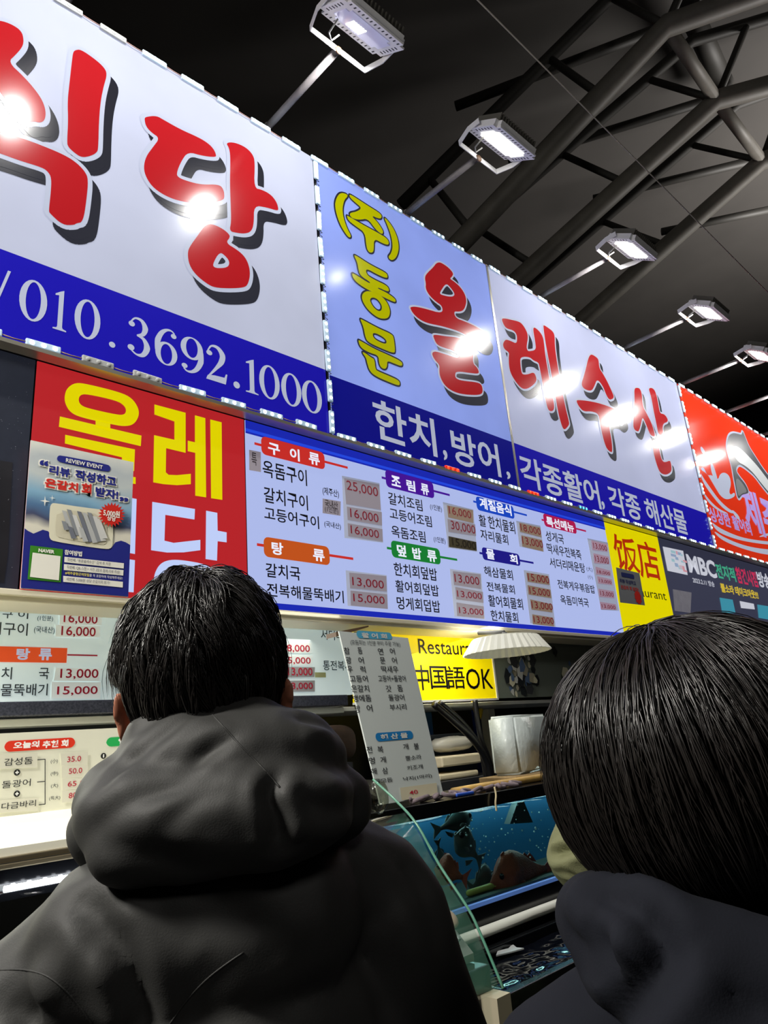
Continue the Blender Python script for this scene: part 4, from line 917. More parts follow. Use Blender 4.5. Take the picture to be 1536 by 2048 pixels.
for a, b in [((268,1279),(331,1275)), ((282,1607),(331,1603)), ((270,1441),(331,1437))]:
    u0, v0 = WL.uv(CQ(a)); u1, v1 = WL.uv(CQ(b)); k.rect((u0, (v0+v1)/2-.0009), (u1, (v0+v1)/2+.0009), .0016)
L = [WL.uv(CQ(q)) for q in [(325,1275),(331,1275),(331,1604),(325,1604)]]; k.tri([L], .0017); k.build('bracket_lines', M_cink, tk)
for cx, cy in [(123, 1371), (122, 1527), (755, 1250)]:
    u, v = WL.uv(CQ((cx, cy))); k = Ink(WL); k.tri([[(u+.0072*math.cos(i*.35), v+.0072*math.sin(i*.35)) for i in range(18)]], .0016)
    if cy != 1250: k.rect((u-.004, v-.0012), (u+.004, v+.0012), .0022, 1); k.rect((u-.0012, v-.004), (u+.0012, v+.004), .0022, 1)
    else: type_in(k, '1', (u-.0016, v-.004), (u+.0016, v+.004), .0022, 1, .02)
    k.build('round_mark', [M_cink, M_pwp], tk)
XE = 1.50
prof = [(onX(x, y, XE).y, onX(x, y, XE).z) for x, y in [(746,1559),(794,1604),(834,1650),(877,1728),(935,1816),(963,1874),(1006,1977)]]
YF = 1.66
tc_ = thing('display_case', 'refrigerated display case with a curved glass front and a cream lid', 'display case', (.4, 1.65, 0))
MB().box((-.9, 1.27, .0), (XE-.004, 2.05, EYE-.52), bev=.006).build('body', M_black, tc_)
MB().box((-.9, 1.98, EYE-.52), (XE-.02, 2.05, EYE-.20)).build('back_panel', M_blackm, tc_)
zl = EYE-.086
MB().prism([(2.06, zl-.006), (1.885, zl-.006), (YF, EYE-.139), (YF, EYE-.155), (2.06, EYE-.125)], -.9, XE-.03).build('lid', mat('warm_white_lid', (240, 236, 214), .35, (250, 244, 220), .25), tc_)  # weak glow in the material stands for light falling on the lid
MB().box((-.9, YF-.006, EYE-.166), (XE-.03, YF+.02, EYE-.1555), bev=.002).box((-.9, YF-.010, EYE-.178), (XE-.03, YF+.02, EYE-.168), bev=.002).build('rail', mat('bronze_rail', (150, 138, 112), .35, metal=.6), tc_)
MB().box((-.9, YF-.004, EYE-.235), (XE-.03, YF+.02, EYE-.179)).build('fascia', M_black, tc_)
p0 = onY(8, 1779, YF-.02); p1 = onY(172, 1747, YF-.02)
MB().tube([(p0.x, YF-.02, p0.z), (1.35, YF-.02, p0.z)], .006, 8).build('led_tube', mat('led_tube', (255, 255, 255), .3, (240, 246, 255), 9), tc_, True)
ch = MB()
for i in range(26): ch.box((p0.x+.012+.03*i, YF-.026, p0.z+.006), (p0.x+.018+.03*i, YF-.02, p0.z+.0085))
ch.build('led_dots', mat('led_dot', (255, 255, 255), .3, (240, 246, 255), 3, sample=False), tc_)
cp = catmull(prof, 4)
ep = [(XE-.006, p[0], p[1]) for p in cp]+[(XE-.006, 1.97, prof[-1][1]), (XE-.006, 1.97, EYE-.10)]
tr = tessellate_polygon([[Vector((v[1], v[2], 0)) for v in ep]]); n = len(ep)
obj('end_glass', ep+[(XE, v[1], v[2]) for v in ep], [tuple(z) for z in tr]+[tuple(n+i for i in z[::-1]) for z in tr]+[(i, (i+1) % n, n+(i+1) % n, n+i) for i in range(n)], glassy('case_glass', (250, 252, 251), .05, .25), tc_)
cp = [p for p in cp if p[1] < EYE-.18]; V = []; F = []
for x in (-.9, XE-.012):
    for d in (0, .007): V += [(x, p[0]+d*.8, p[1]-d*.6) for p in cp]
n = len(cp)
for i in range(n-1): F += [(i, i+1, 2*n+i+1, 2*n+i), (n+i, 3*n+i, 3*n+i+1, n+i+1), (i, n+i, n+i+1, i+1), (2*n+i, 2*n+i+1, 3*n+i+1, 3*n+i)]
F += [(0, 2*n, 3*n, n), (n-1, 2*n-1, 4*n-1, 3*n-1)]
obj('glass_front', V, F, glassy('case_glass', (250, 252, 251), .05, .25), tc_, None, True)
MB().tube([(XE+.001, p[0], p[1]) for p in catmull(prof, 4)], .0035, 8).build('glass_edge', mat('green_glass_edge', (96, 150, 128), .15, (60, 120, 96), .1), tc_, True)
MB().hull8([(XE-.05, prof[-1][0]-.02, 0), (XE, prof[-1][0]-.02, 0), (XE, prof[-1][0]+.03, 0), (XE-.05, prof[-1][0]+.03, 0), (XE-.05, prof[-1][0]-.02, prof[-1][1]-.005), (XE, prof[-1][0]-.02, prof[-1][1]-.005), (XE, prof[-1][0]+.03, prof[-1][1]-.005), (XE-.05, prof[-1][0]+.03, prof[-1][1]-.005)]).build('end_post', mat('beige_post', (196, 186, 160), .45), tc_)
MB().hull8([(.8, 1.31, EYE-.517), (XE-.014, 1.31, EYE-.517), (XE-.014, 1.60, EYE-.517), (.8, 1.60, EYE-.517), (.8, 1.31, EYE-.50), (XE-.014, 1.31, EYE-.50), (XE-.014, 1.60, EYE-.248), (.8, 1.60, EYE-.248)]).build('steel_tray', mat('steel_tray', (150, 150, 148), .4, metal=.6), tc_)
TRZ = lambda y: EYE-.50+.87*(y-1.31)
# crushed ice, fillets in the case
rr3 = random.Random(11); mb = MB()
for i in range(520):
    x = rr3.uniform(.95, XE-.03); y = rr3.uniform(1.33, 1.58); z = TRZ(y)+.002; s = rr3.uniform(.006, .015)
    mb.ell((x, y, z+s*.8), (s, s*.8, s*.7), 0, 6, 4, Matrix.Rotation(rr3.random()*3, 3, 'Z'))
o = mb.build('crushed_ice', mat('crushed_ice', (180, 186, 188), .25), None, False, origin=(1.2, 1.6, EYE-.49)); tag(o, 'bed of crushed ice in the display case near its right end', 'ice', None, 'stuff')
for i, (y, c, lab) in enumerate([(1.405, (214, 140, 104), 'orange fish fillet lying on the ice behind the glass edge'), (1.355, (214, 170, 150), 'pale pink fish fillet on the ice, lowest behind the glass edge'), (1.455, (176, 160, 96), 'yellowish fish fillet on the ice, highest behind the glass edge')]):
    x = XE-.058; z = TRZ(y)+.036
    b = MB().ell((x, y, z), (.042, .030, .011), 0, 18, 10, Matrix.Rotation(.715, 3, 'X'), .85)
    o = b.build('fish_fillet', mat('fillet_%d' % i, c, .35, var=.25, vscale=60), None, True, origin=(x, y, z)); tag(o, lab, 'fish fillet', 'fillets on the ice')

# ------------------------------------------------------------------ fish tank
YT = 1.75; XT0, XT1 = 1.56, 3.7
g = lambda q: onY(q[0], q[1], YT).z
zA, zB, zC, zD, zE = g((815,1614)), g((829,1642)), g((938,1812)), g((938,1821)), g((960,1855))
YBK = 2.06
tt_ = thing('fish_tank', 'glass fish tank with a black rim and blue back, a red sea bream inside', 'fish tank', (2.6, 2.0, zE))
MB().box((XT0, YT, zB), (XT1, YT+.03, zA), bev=.003).box((XT0, YBK-.03, zB), (XT1, YBK, zA)).box((XT0, YT+.03, zA-.008), (XT1, YBK-.03, zA)).box((XT0, YT+.03, zB), (XT0+.03, YBK-.03, zA)).box((XT1-.03, YT+.03, zB), (XT1, YBK-.03, zA)).build('rim', M_black, tt_)
MB().box((XT0, YT, zE), (XT1, YBK, zD), bev=.003).build('base', M_black, tt_)
MB().box((XT0, YT-.004, zD+.001), (XT1, YT+.012, zC)).build('blue_trim', mat('blue_trim', (110, 150, 220), .3, (90, 130, 210), .25), tt_)
MB().box((XT0+.01, YBK-.02, zD), (XT1-.01, YBK-.012, zB)).build('back_panel', mat('tank_blue', (24, 84, 122), .5, (16, 72, 108), .2), tt_)  # panel is no lamp; its slight glow brightens the tank interior
MB().box((XT0+.01, YT+.04, zD), (XT1-.01, YBK-.02, zD+.012)).build('bottom', mat('tank_floor', (60, 78, 72), .6, var=.3, vscale=20), tt_)
MB().box((XT0+.006, YT+.012, zD), (XT1-.006, YT+.018, zB)).build('front_glass', glassy('tank_glass', (228, 240, 238), .08), tt_)
MB().box((XT0, YT+.02, zD), (XT0+.006, YBK-.02, zB)).box((XT1-.006, YT+.02, zD), (XT1, YBK-.02, zB)).build('side_glass', glassy('tank_glass', (228, 240, 238), .08), tt_)
V = []; F = []; nx, ny = 60, 14
for j in range(ny+1):
    for i in range(nx+1):
        x = XT0+.012+(XT1-XT0-.024)*i/nx; y = YT+.022+(YBK-YT-.05)*j/ny; V.append((x, y, zB-.012+.004*noise.noise((x*9, y*9, 0))))
F = [(j*(nx+1)+i, j*(nx+1)+i+1, (j+1)*(nx+1)+i+1, (j+1)*(nx+1)+i) for j in range(ny) for i in range(nx)]
obj('water_surface', V, F, glassy('water', (190, 220, 226), .05, .06), tt_, None, True)
MB().box((XT0+.1, YBK-.10, zB-.004), (XT1-.1, YBK-.07, zB+.012)).build('tank_light', mat('tank_light', (240, 250, 240), .4, (225, 245, 240), 13), tt_)
rb_ = random.Random(21)
bub = MB()
for i in range(90):
    p = onY(rb_.uniform(930, 1120), rb_.uniform(1600, 1720), rb_.uniform(1.78, 2.0)); s = rb_.uniform(.0015, .0045)
    if XT0+.05 < p.x < XT1-.05 and zD+.03 < p.z < zB-.02: bub.ell(p, (s, s, s), 0, 6, 4)
bub.build('bubbles', mat('bubbles', (190, 215, 215), .2), tt_, True)['kind'] = 'stuff'
o = MB().box((XT0, YT-.006, zE-.10), (XT1, YBK, zE-.004), bev=.003).box((XT0, YT+.04, .0), (XT1, YBK-.03, zE-.1)).build('tank_stand', M_black, None, origin=(2.6, 2, 0)); tag(o, 'black stand carrying the fish tank', 'stand')
za_ = onY(963, 1866, 1.725); 
o = MB().tube([(XT0, 1.725, za_.z), (XT1, 1.725, za_.z)], .017, 14).build('white_pipe', mat('white_pvc', (236, 236, 226), .3), None, True, origin=(2.6, 1.725, za_.z)); tag(o, 'white plastic pipe running along under the fish tank', 'pipe')

def fish(name, lab, cat, A, B, hgt, cols, group=None, th=.35, belly=None, bank=0):
    """side-on fish from snout A to tail root B"""
    A = Vector(A); B = Vector(B); d = (B-A); L = d.length; d.normalize(); up = Vector((0, 0, 1)); side = d.cross(up).normalized(); up = side.cross(d).normalized()
    t = thing(name, lab, cat, (A+B)/2, group); V = []; F = []; n = 14; S = 14
    hs = [.02, .30, .62, .86, .98, 1.0, .94, .84, .70, .54, .38, .26, .19, .16]
    for i in range(S):
        u = i/(S-1); h = hs[i]*hgt/2; c = A+d*(u*L)+up*(hgt*.06*math.sin(u*3.14)); w = h*th*(1.25 if u < .4 else 1)
        for k in range(n):
            a = 2*math.pi*k/n; V.append(c+up*(h*math.cos(a)*(1.06 if math.cos(a) > 0 else .92))+side*(w*math.sin(a)))
    F = [(i*n+k, i*n+(k+1) % n, (i+1)*n+(k+1) % n, (i+1)*n+k) for i in range(S-1) for k in range(n)]+[tuple(range(n))[::-1], tuple((S-1)*n+k for k in range(n))]
    obj('body', V, F, cols[0], t, None, True)
    def fin(name, pts, m):
        P = [A+d*(x*L)+up*(y*hgt) for x, y in pts]; q = side*.0015; N = len(P)
        Vf = [p-q for p in P]+[p+q for p in P]; tr = tessellate_polygon([[Vector((x, y, 0)) for x, y in pts]])
        obj(name, Vf, [tuple(z) for z in tr]+[tuple(N+i for i in z[::-1]) for z in tr]+[(i, (i+1) % N, N+(i+1) % N, N+i) for i in range(N)], m, t)
    sp = [(.22, .42)]+[(.24+.045*i, (.60 if i % 2 else .54)-.016*i) for i in range(13)]+[(.84, .2), (.5, .4)]
    fin('dorsal_fin', sp, cols[1]); fin('tail_fin', [(.97, .07), (1.1, .2), (1.24, .36), (1.16, .05), (1.22, -.30), (1.08, -.16), (.97, -.06)], cols[1])
    fin('anal_fin', [(.62, -.36), (.70, -.48), (.8, -.36), (.86, -.16)], cols[1])
    P = A+d*(.33*L)-up*(hgt*.12)
    for s in (-1, 1):
        MB().ell(P+side*(s*hgt*th*.5)+d*(.08*L), (.11*L, .004, .045*L), 0, 12, 6, Matrix((d, side, up)).transposed()).build('pectoral_fin', cols[1], t, True)
        MB().ell(A+d*(.15*L)+up*(hgt*.14)+side*(s*hgt*th*.33), (.011, .008, .011), 0, 10, 8).build('eye', mat('fish_eye', (12, 12, 14), .1), t, True)
    return t
M_br = mat('bream_red', (150, 74, 50), .4, var=.75, vscale=26, spec=.4, bump=.4, bscale=160); M_brf = mat('bream_fin', (158, 66, 46), .45, var=.3, vscale=60)
M_gf = mat('grey_fish', (66, 72, 70), .4, var=.45, vscale=30); M_gff = mat('grey_fish_fin', (84, 90, 88), .45, var=.3, vscale=40)
YFS = 1.84
fish('sea_bream', 'red sea bream facing left at the bottom of the fish tank', 'fish', onY(978, 1772, YFS), onY(1092, 1738, YFS), .17, (M_br, M_brf), 'fish in the tank')
fish('sea_bream', 'second red sea bream with only its forked tail showing, left in the tank', 'fish', onY(868, 1738, YFS+.1), onY(925, 1756, YFS+.02), .11, (M_br, M_brf), 'fish in the tank')
fish('grey_fish', 'dark grey striped fish between the two red breams', 'fish', onY(985, 1752, YFS+.12), onY(945, 1775, YFS+.08), .10, (M_gf, M_gff), 'fish in the tank')
fish('grey_fish', 'large dark grey fish hanging head up at the left of the tank', 'fish', onY(908, 1672, YFS+.02), onY(955, 1716, YFS+.02), .11, (M_gf, M_gff), 'fish in the tank')
fish('grey_fish', 'grey fish close under the rim at the top left of the tank', 'fish', onY(945, 1634, YFS+.14), onY(880, 1658, YFS+.13), .09, (M_gf, M_gff), 'fish in the tank')
fish('grey_fish', 'slim grey fish by the glass edge, left side of the tank', 'fish', onY(885, 1745, YFS+.12), onY(876, 1690, YFS+.12), .06, (M_gf, M_gff), 'fish in the tank')
q = [onY(x, y, 1.95) for x, y in [(1035,1605),(1048,1603),(1066,1645),(1020,1648)]]; mb = MB(); mb.hull8([p for p in q]+[p+Vector((0, .03, 0)) for p in q]); o = mb.build('filter_box', mat('filter_grey', (84, 92, 92), .5), None, origin=q[3]); tag(o, 'small grey filter box hanging in the water under the tank rim', 'filter')
for q1, q2, lab in [((940,1806), (985,1795), 'yellow lump on the tank floor below the striped fish'), ((990,1790), (1018,1784), 'yellowish lump on the tank floor under the red bream')]:
    a = onY(*q1, 1.84); b = onY(*q2, 1.84); a.z = max(a.z, zD+.024); b.z = max(b.z, zD+.024)
    o = MB().cap(a, b, .011, .011).build('yellow_lump', mat('tank_yellow', (186, 180, 84), .5), None, True, origin=a); tag(o, lab, 'tank ornament')

# ------------------------------------------------------------------ clutter on the tank and behind it
A = onY(905, 1579, 1.84); B = onY(1125, 1544, 1.84); sz = zA+.017-A.z; A.z = B.z = zA+.0145
o = MB().tube([A, A.lerp(B, .25), A.lerp(B, .5), A.lerp(B, .8), B+(B-A)*.2], [.013, .0145, .0135, .0145, .013], 12).build('bamboo_pole', mat('bamboo', (196, 158, 84), .45, var=.35, vscale=22), None, True, origin=A); tag(o, 'yellow bamboo pole lying along the top of the fish tank', 'pole')
mb = MB(); P = []
for i in range(60): P.append((1.80+.62*i/60+.02*math.sin(i*1.3), 1.80+.014*math.sin(i*.9), zA+.012+.006*math.cos(i*1.1)))
o = MB().tube(catmull(P, 2), .007, 8).build('coiled_rope', mat('mauve_rope', (126, 112, 118), .7, var=.4, vscale=60), None, True, origin=P[0]); tag(o, 'mauve grey rope bundled along the front of the tank top', 'rope')
P = catmull([onY(989, 1574, 1.742), onY(992, 1590, 1.735), onY(991, 1606, 1.735), onY(993, 1622, 1.735)], 6); o = MB().tube(P, .0035, 8).build('hanging_string', mat('cream_string', (206, 190, 150), .7), None, True, origin=P[0]); tag(o, 'knotted cream string hanging over the front rim of the tank', 'string')
p = onY(925, 1592, 1.79); o = MB().box((p.x-.045, 1.775, zA+.001), (p.x+.05, 1.80, zA+.012), bev=.004).build('blue_tool', mat('blue_plastic', (30, 80, 190), .4), None, origin=p); tag(o, 'small blue plastic tool on the front edge of the tank', 'tool')
# crate wrapped in film
a, b_, c_ = onY(1000, 1560, 1.98), onY(1035, 1557, 1.90), onY(1108, 1543, 1.98)
zt_ = zA+.03; zh = .24
o = MB(); e1 = Vector((c_.x-b_.x, .10, 0)); e2 = Vector((a.x-b_.x-.02, .12, 0)); b0 = Vector((b_.x+.03, 1.90, zt_))
q = [b0, b0+e1, b0+e1+e2, b0+e2]; up = Vector((0, 0, zh))
bm = bmesh.new(); vs = [bm.verts.new(v) for v in q+[v+up+Vector((.004, 0, 0)) for v in q]]
for f in [(0, 3, 2, 1), (4, 5, 6, 7), (0, 1, 5, 4), (1, 2, 6, 5), (2, 3, 7, 6), (3, 0, 4, 7)]: bm.faces.new([vs[i] for i in f])
bmesh.ops.bevel(bm, geom=bm.edges[:], offset=.012, segments=3, affect='EDGES'); bm.verts.index_update()
ob = obj('foam_crate', [v.co[:] for v in bm.verts], [[v.index for v in f.verts] for f in bm.faces], mat('foam_in_film', (214, 224, 222), .25, var=.08, vscale=14, bump=.5, bscale=25), None, None, True, b0); bm.free(); tag(ob, 'white foam crate wrapped in clear film standing on the fish tank', 'crate')
o = MB().box((b0.x-.09, 1.862, zA+.001), (3.2, 2.055, zA+.029), bev=.003).build('tank_board', mat('lid_board', (150, 124, 84), .6, var=.3, vscale=10), None, origin=b0); tag(o, 'wooden board on the tank under the foam crate', 'board')
for i, (q1, q2, lab, Y) in enumerate([((880,1562), (957,1538), 'lower cream foam box stacked behind the leaning menu', 2.36), ((886,1535), (962,1504), 'upper cream foam box stacked behind the leaning menu', 2.36)]):
    a = onY(*q1, Y); b = onY(*q2, Y)
    o = MB().box((a.x, Y, a.z), (b.x, Y+.25, b.z-.002), bev=.008).build('foam_box', mat('cream_foam', (226, 214, 184), .55, var=.05), None, origin=a); tag(o, lab, 'foam box', 'foam boxes behind the tank'); zlow = min(a.z, b.z) if i == 0 else zlow
    if i == 0: xf0, xf1, zf = a.x, b.x, a.z
o = MB().box((xf0-.3, 2.31, 0), (xf1+.25, 2.62, zf-.002)).build('work_counter', M_dark, None, origin=(xf0, 2.4, 0)); tag(o, 'dark work counter behind the tank, carrying the foam boxes', 'counter')
p = onY(905, 1497, 2.44); p.z = onY(905, 1504, 2.36).z+.036
mb = MB().ell(p, (.14, .06, .035), 0, 24, 12, None, .8)
V = [Vector(v)+Vector((0, 0, .006*noise.noise(Vector(v)*40))) for v in mb.v]
o = obj('plastic_bag', V, mb.f, mat('bag_plastic', (196, 194, 184), .3), None, None, True, p); tag(o, 'crumpled whitish plastic bag on the upper foam box', 'plastic bag')
p = onY(690, 1470, 2.36); mb = MB().ell((p.x, 2.44, p.z-.03), (.10, .07, .075), 0, 20, 14, None, .7)
o = mb.build('brown_sack', mat('brown_sack', (74, 56, 46), .8, var=.5, vscale=30), None, True, origin=p); tag(o, 'brown sack behind the left man and the leaning menu', 'sack')
o = MB().box((-.6, 2.3, 0), (2.0, 2.56, p.z-.106)).build('prep_counter', M_dark, None, origin=(.5, 2.4, 0)); tag(o, 'dark counter behind the display case', 'counter')
p = onY(757, 1592, 1.72); mb = MB().ell(p, (.03, .03, .05), 0, 18, 12, None, .9); V = [Vector(v)*1+Vector((.004*noise.noise(Vector(v)*60), 0, .004*noise.noise(Vector(v)*50))) for v in mb.v]
o = obj('clear_bag', V, mb.f, glassy('clear_plastic', (214, 216, 206), .35), None, None, True, p); tag(o, 'clear plastic bag tucked at the top of the curved glass', 'plastic bag')
for q1, Y, c, lab in [((1022, 1452), 2.9, (196, 198, 196), 'white bottle on the dark ledge, left of the two'), ((1052, 1450), 2.9, (190, 194, 200), 'white bottle on the dark ledge, right of the two')]:
    p = onY(*q1, Y); b = MB().tube([(p.x, Y, p.z-.10), (p.x, Y, p.z+.0), (p.x, Y, p.z+.03), (p.x, Y, p.z+.06)], [.03, .03, .013, .012], 14); o = b.build('bottle', mat('bottle_white', c, .35), None, True, origin=p); tag(o, lab, 'bottle', 'bottles on the ledge')
zz = onY(1022, 1452, 2.9).z-.10
o = MB().box((3.64, 2.8, 0), (5.4, 3.2, min(zz, onY(1052, 1450, 2.9).z-.10)-.002)).build('ledge_unit', M_dark, None, origin=(4.8, 3, 0)); tag(o, 'dark unit under the two white bottles', 'unit')

# ------------------------------------------------------------------ water tub in front of the tank
zw = EYE-.675
td_ = thing('water_tub', 'low black water tub in front of the tank, its surface glinting', 'water tub', (2.5, 1.45, 0))
MB().box((XT0, 1.37, 0), (XT1, 1.40, zw+.03), bev=.004).box((XT0, 1.67, 0), (XT1, 1.70, zw+.03), bev=.004).box((XT0, 1.40, 0), (XT0+.03, 1.67, zw+.03)).box((XT1-.03, 1.40, 0), (XT1, 1.67, zw+.03)).build('walls', M_black, td_)
V = []; nx, ny = 170, 44
for j in range(ny+1):
    for i in range(nx+1):
        x = XT0+.031+(XT1-XT0-.062)*i/nx; y = 1.401+.268*j/ny
        V.append((x, y, zw+.004*noise.noise((x*11, y*17, 0))+.0022*noise.noise((x*37, y*43, 3))))
F = [(j*(nx+1)+i, j*(nx+1)+i+1, (j+1)*(nx+1)+i+1, (j+1)*(nx+1)+i) for j in range(ny) for i in range(nx)]
obj('water', V, F, mat('dark_water', (16, 18, 26), .05, spec=.8), td_, None, True)
p = onZ(1012, 1905, zw+.012); mb = MB(); fl = [(-.05, 0), (-.01, .025), (.03, .012), (.075, .03), (.05, -.005), (.055, -.03), (.01, -.02)]
V = [p+Vector((x, y, .004*k)) for k in (0, 1) for x, y in fl]; tr = tessellate_polygon([[Vector((x, y, 0)) for x, y in fl]]); n = len(fl)
o = obj('white_scrap', V, [tuple(z[::-1]) for z in tr]+[tuple(n+i for i in z) for z in tr]+[(i, (i+1) % n, n+(i+1) % n, n+i) for i in range(n)], mat('white_scrap', (210, 212, 212), .4), None, None, False, p); tag(o, 'torn white plastic scrap floating on the tub water', 'plastic scrap')

# ------------------------------------------------------------------ people
RT = Vector((math.cos(YAW), -math.sin(YAW), 0)); FW = Vector((math.sin(YAW), math.cos(YAW), 0))
def blend(mb, voxel, smooth=8, name='tmp'):
    """fuses overlapping solids into one continuous skin"""
    me = bpy.data.meshes.new(name); me.from_pydata(mb.v, [], mb.f); o = bpy.data.objects.new(name, me); COL.objects.link(o)
    bm = bmesh.new(); bm.from_mesh(me); bmesh.ops.recalc_face_normals(bm, faces=bm.faces[:]); bm.to_mesh(me); bm.free()
    r = o.modifiers.new('r', 'REMESH'); r.mode = 'VOXEL'; r.voxel_size = voxel
    if smooth: s = o.modifiers.new('s', 'SMOOTH'); s.factor = .5; s.iterations = smooth
    dg = bpy.context.evaluated_depsgraph_get(); m2 = bpy.data.meshes.new_from_object(o.evaluated_get(dg))
    bpy.data.objects.remove(o); bpy.data.meshes.remove(me)
    V = np.empty(len(m2.vertices)*3); m2.vertices.foreach_get('co', V); V = V.reshape(-1, 3)
    N = np.empty(len(m2.vertices)*3); m2.vertices.foreach_get('normal', N); N = N.reshape(-1, 3)
    F = [tuple(p.vertices) for p in m2.polygons]; bpy.data.meshes.remove(m2); return V, N, F
def wrinkle(V, N, amp, f, seed=0, stretch=(1, 1, 1)):
    out = V.copy()
    for i in range(len(V)):
        p = Vector((V[i][0]*f*stretch[0]+seed, V[i][1]*f*stretch[1], V[i][2]*f*stretch[2]+seed))
        a = noise.noise(p); b = noise.noise(p*2.3+Vector((5, 1, 2)))
        out[i] += N[i]*amp*((1-2*abs(a))*.7+.5*b)
    return out
class Frame:
    """person frame: x to the person's right, y forward, z up; feet on the floor"""
    def __init__(s, loc, yaw):
        s.o = Vector((loc[0], loc[1], 0)); s.f = Vector((math.sin(yaw), math.cos(yaw), 0)); s.r = Vector((math.cos(yaw), -math.sin(yaw), 0))
    def __call__(s, p): return s.o+s.r*p[0]+s.f*p[1]+Vector((0, 0, p[2]))
    def arr(s, V): return np.array(s.o)+V[:, :1]*np.array(s.r)+V[:, 1:2]*np.array(s.f)+V[:, 2:3]*np.array((0, 0, 1))

def hand(b, wrist, d, side, s=1):
    """palm, four fingers of unequal length with a bend, and a thumb from the side of the palm"""
    d = Vector(d).normalized(); x = Vector((side, 0, 0)); x = (x-d*x.dot(d)).normalized(); n = d.cross(x)
    w = Vector(wrist)
    for k in range(4):
        o = (-.027+.018*k)*s; L = (.066, .075, .070, .055)[k]*s
        b.cap(w+d*.02*s+x*o*.6, w+d*.09*s+x*o, .014*s, .0115*s, 0, 10)
        p = w+d*.09*s+x*o; q = p+d*L*.5+n*.010; b.cap(p, q, .0092*s, .0084*s, 0, 8); b.cap(q, q+d*L*.45+n*.022, .0084*s, .0072*s, 0, 8)
    p = w+d*.035*s-x*.026*s; q = p+d*.035*s-x*.022*s+n*.012; b.cap(p, q, .012*s, .0105*s, 0, 8); b.cap(q, q+d*.03*s-x*.004+n*.012, .0105*s, .0085*s, 0, 8)

def body_mesh(H, head, tilt=0.0, skew=0.0, bent=False):
    """one continuous standing figure; head = centre of the skull"""
    s = H/1.72; b = MB(); hx, hy, hz = head
    rot = Matrix.Rotation(tilt, 3, 'X')
    def hp(p): v = rot @ Vector(p); return (hx+v.x*s, hy+v.y*s, hz+v.z*s)
    b.ell(hp((0, -.012, .02)), (.076*s, .094*s, .092*s), 0, 28, 20, rot)
    b.ell(hp((0, .022, -.045)), (.062*s, .066*s, .072*s), 0, 24, 16, rot)
    b.ell(hp((0, .062, -.098)), (.03*s, .026*s, .022*s), 0, 16, 10, rot)
    b.cap(hp((0, .082, .012)), hp((0, .104, -.03)), .009*s, .014*s)
    for sx in (-1, 1):
        b.ell(hp((sx*.012, .098, -.034)), (.010*s, .010*s, .008*s), 0, 10, 8)
        b.ell(hp((sx*.03, .074, .022)), (.02*s, .012*s, .007*s), 0, 12, 8)
        b.ell(hp((sx*.031, .074, .003)), (.0125*s, .010*s, .008*s), 0, 12, 8)
        b.ell(hp((sx*.038, .060, -.03)), (.022*s, .02*s, .018*s), 0, 12, 8)
        R = Matrix.Rotation(sx*.45, 3, 'Z')
        b.ell(hp((sx*.089, -.004, -.036)), (.008*s, .019*s, .033*s), 0, 14, 12, R); b.ell(hp((sx*.087, .004, -.062)), (.007*s, .010*s, .012*s), 0, 10, 8, R)
        b.ell(hp((sx*.096, -.012, -.024)), (.005*s, .012*s, .020*s), 0, 10, 8, R)
    b.cap(hp((-.018, .086, -.064)), hp((.018, .086, -.064)), .007*s, .007*s); b.cap(hp((-.014, .085, -.076)), hp((.014, .085, -.076)), .0075*s, .0075*s)
    b.cap(hp((0, -.02, -.07)), (hx*.5, hy*.5-.0, hz-.20*s), .054*s, .060*s)
    zs = hz-.235*s
    b.cap((0, -.005, zs-.06*s), (0, .0, zs-.30*s), .10*s, .12*s); b.ell((0, 0, zs-.17*s), (.15*s, .095*s, .17*s)); b.ell((0, 0, zs-.40*s), (.135*s, .09*s, .16*s)); b.ell((0, -.01, zs-.56*s), (.16*s, .105*s, .13*s))
    for sx in (-1, 1):
        b.cap((sx*.05*s, 0, zs-.04*s), (sx*.15*s, 0, zs-.085*s), .042*s, .046*s)
        sh = Vector((sx*.165*s, 0, zs-.095*s)); el = Vector((sx*(.235 if bent else .225)*s, -.02*s, zs-(.19 if bent else .35)*s)); wr = Vector((sx*(.0 if bent else .235)*s, (.20 if bent else .07)*s, zs-(.31 if bent else .585)*s))
        b.cap(sh, el, .045*s, .038*s); b.cap(el, wr, .040*s, .027*s); hand(b, wr+Vector((0, .002, -.01)), (0, 1, -.35) if bent else (0, .14, -1), sx, s)
        hipz = zs-.58*s; kn = Vector((sx*.10*s, .012, .49*s)); an = Vector((sx*.105*s, -.01, .085*s))
        b.cap((sx*.09*s, 0, hipz), kn, .088*s, .058*s); b.cap(kn+Vector((0, -.01, -.02)), an, .056*s, .038*s)
        b.cap((sx*.105*s, -.03*s, .035*s), (sx*.112*s, .16*s, .028*s), .034*s, .028*s)
    V, N, F = blend(b, .0055, 3); k = np.clip((zs+.03-V[:, 2])/.08, 0, 1); V[:, 1] += skew*V[:, 0]*k*np.clip((V[:, 2]-.95*s)/.2, 0, 1); return V, N, F
M_skin = mat('skin', (176, 112, 86), .5, var=.08, vscale=20)

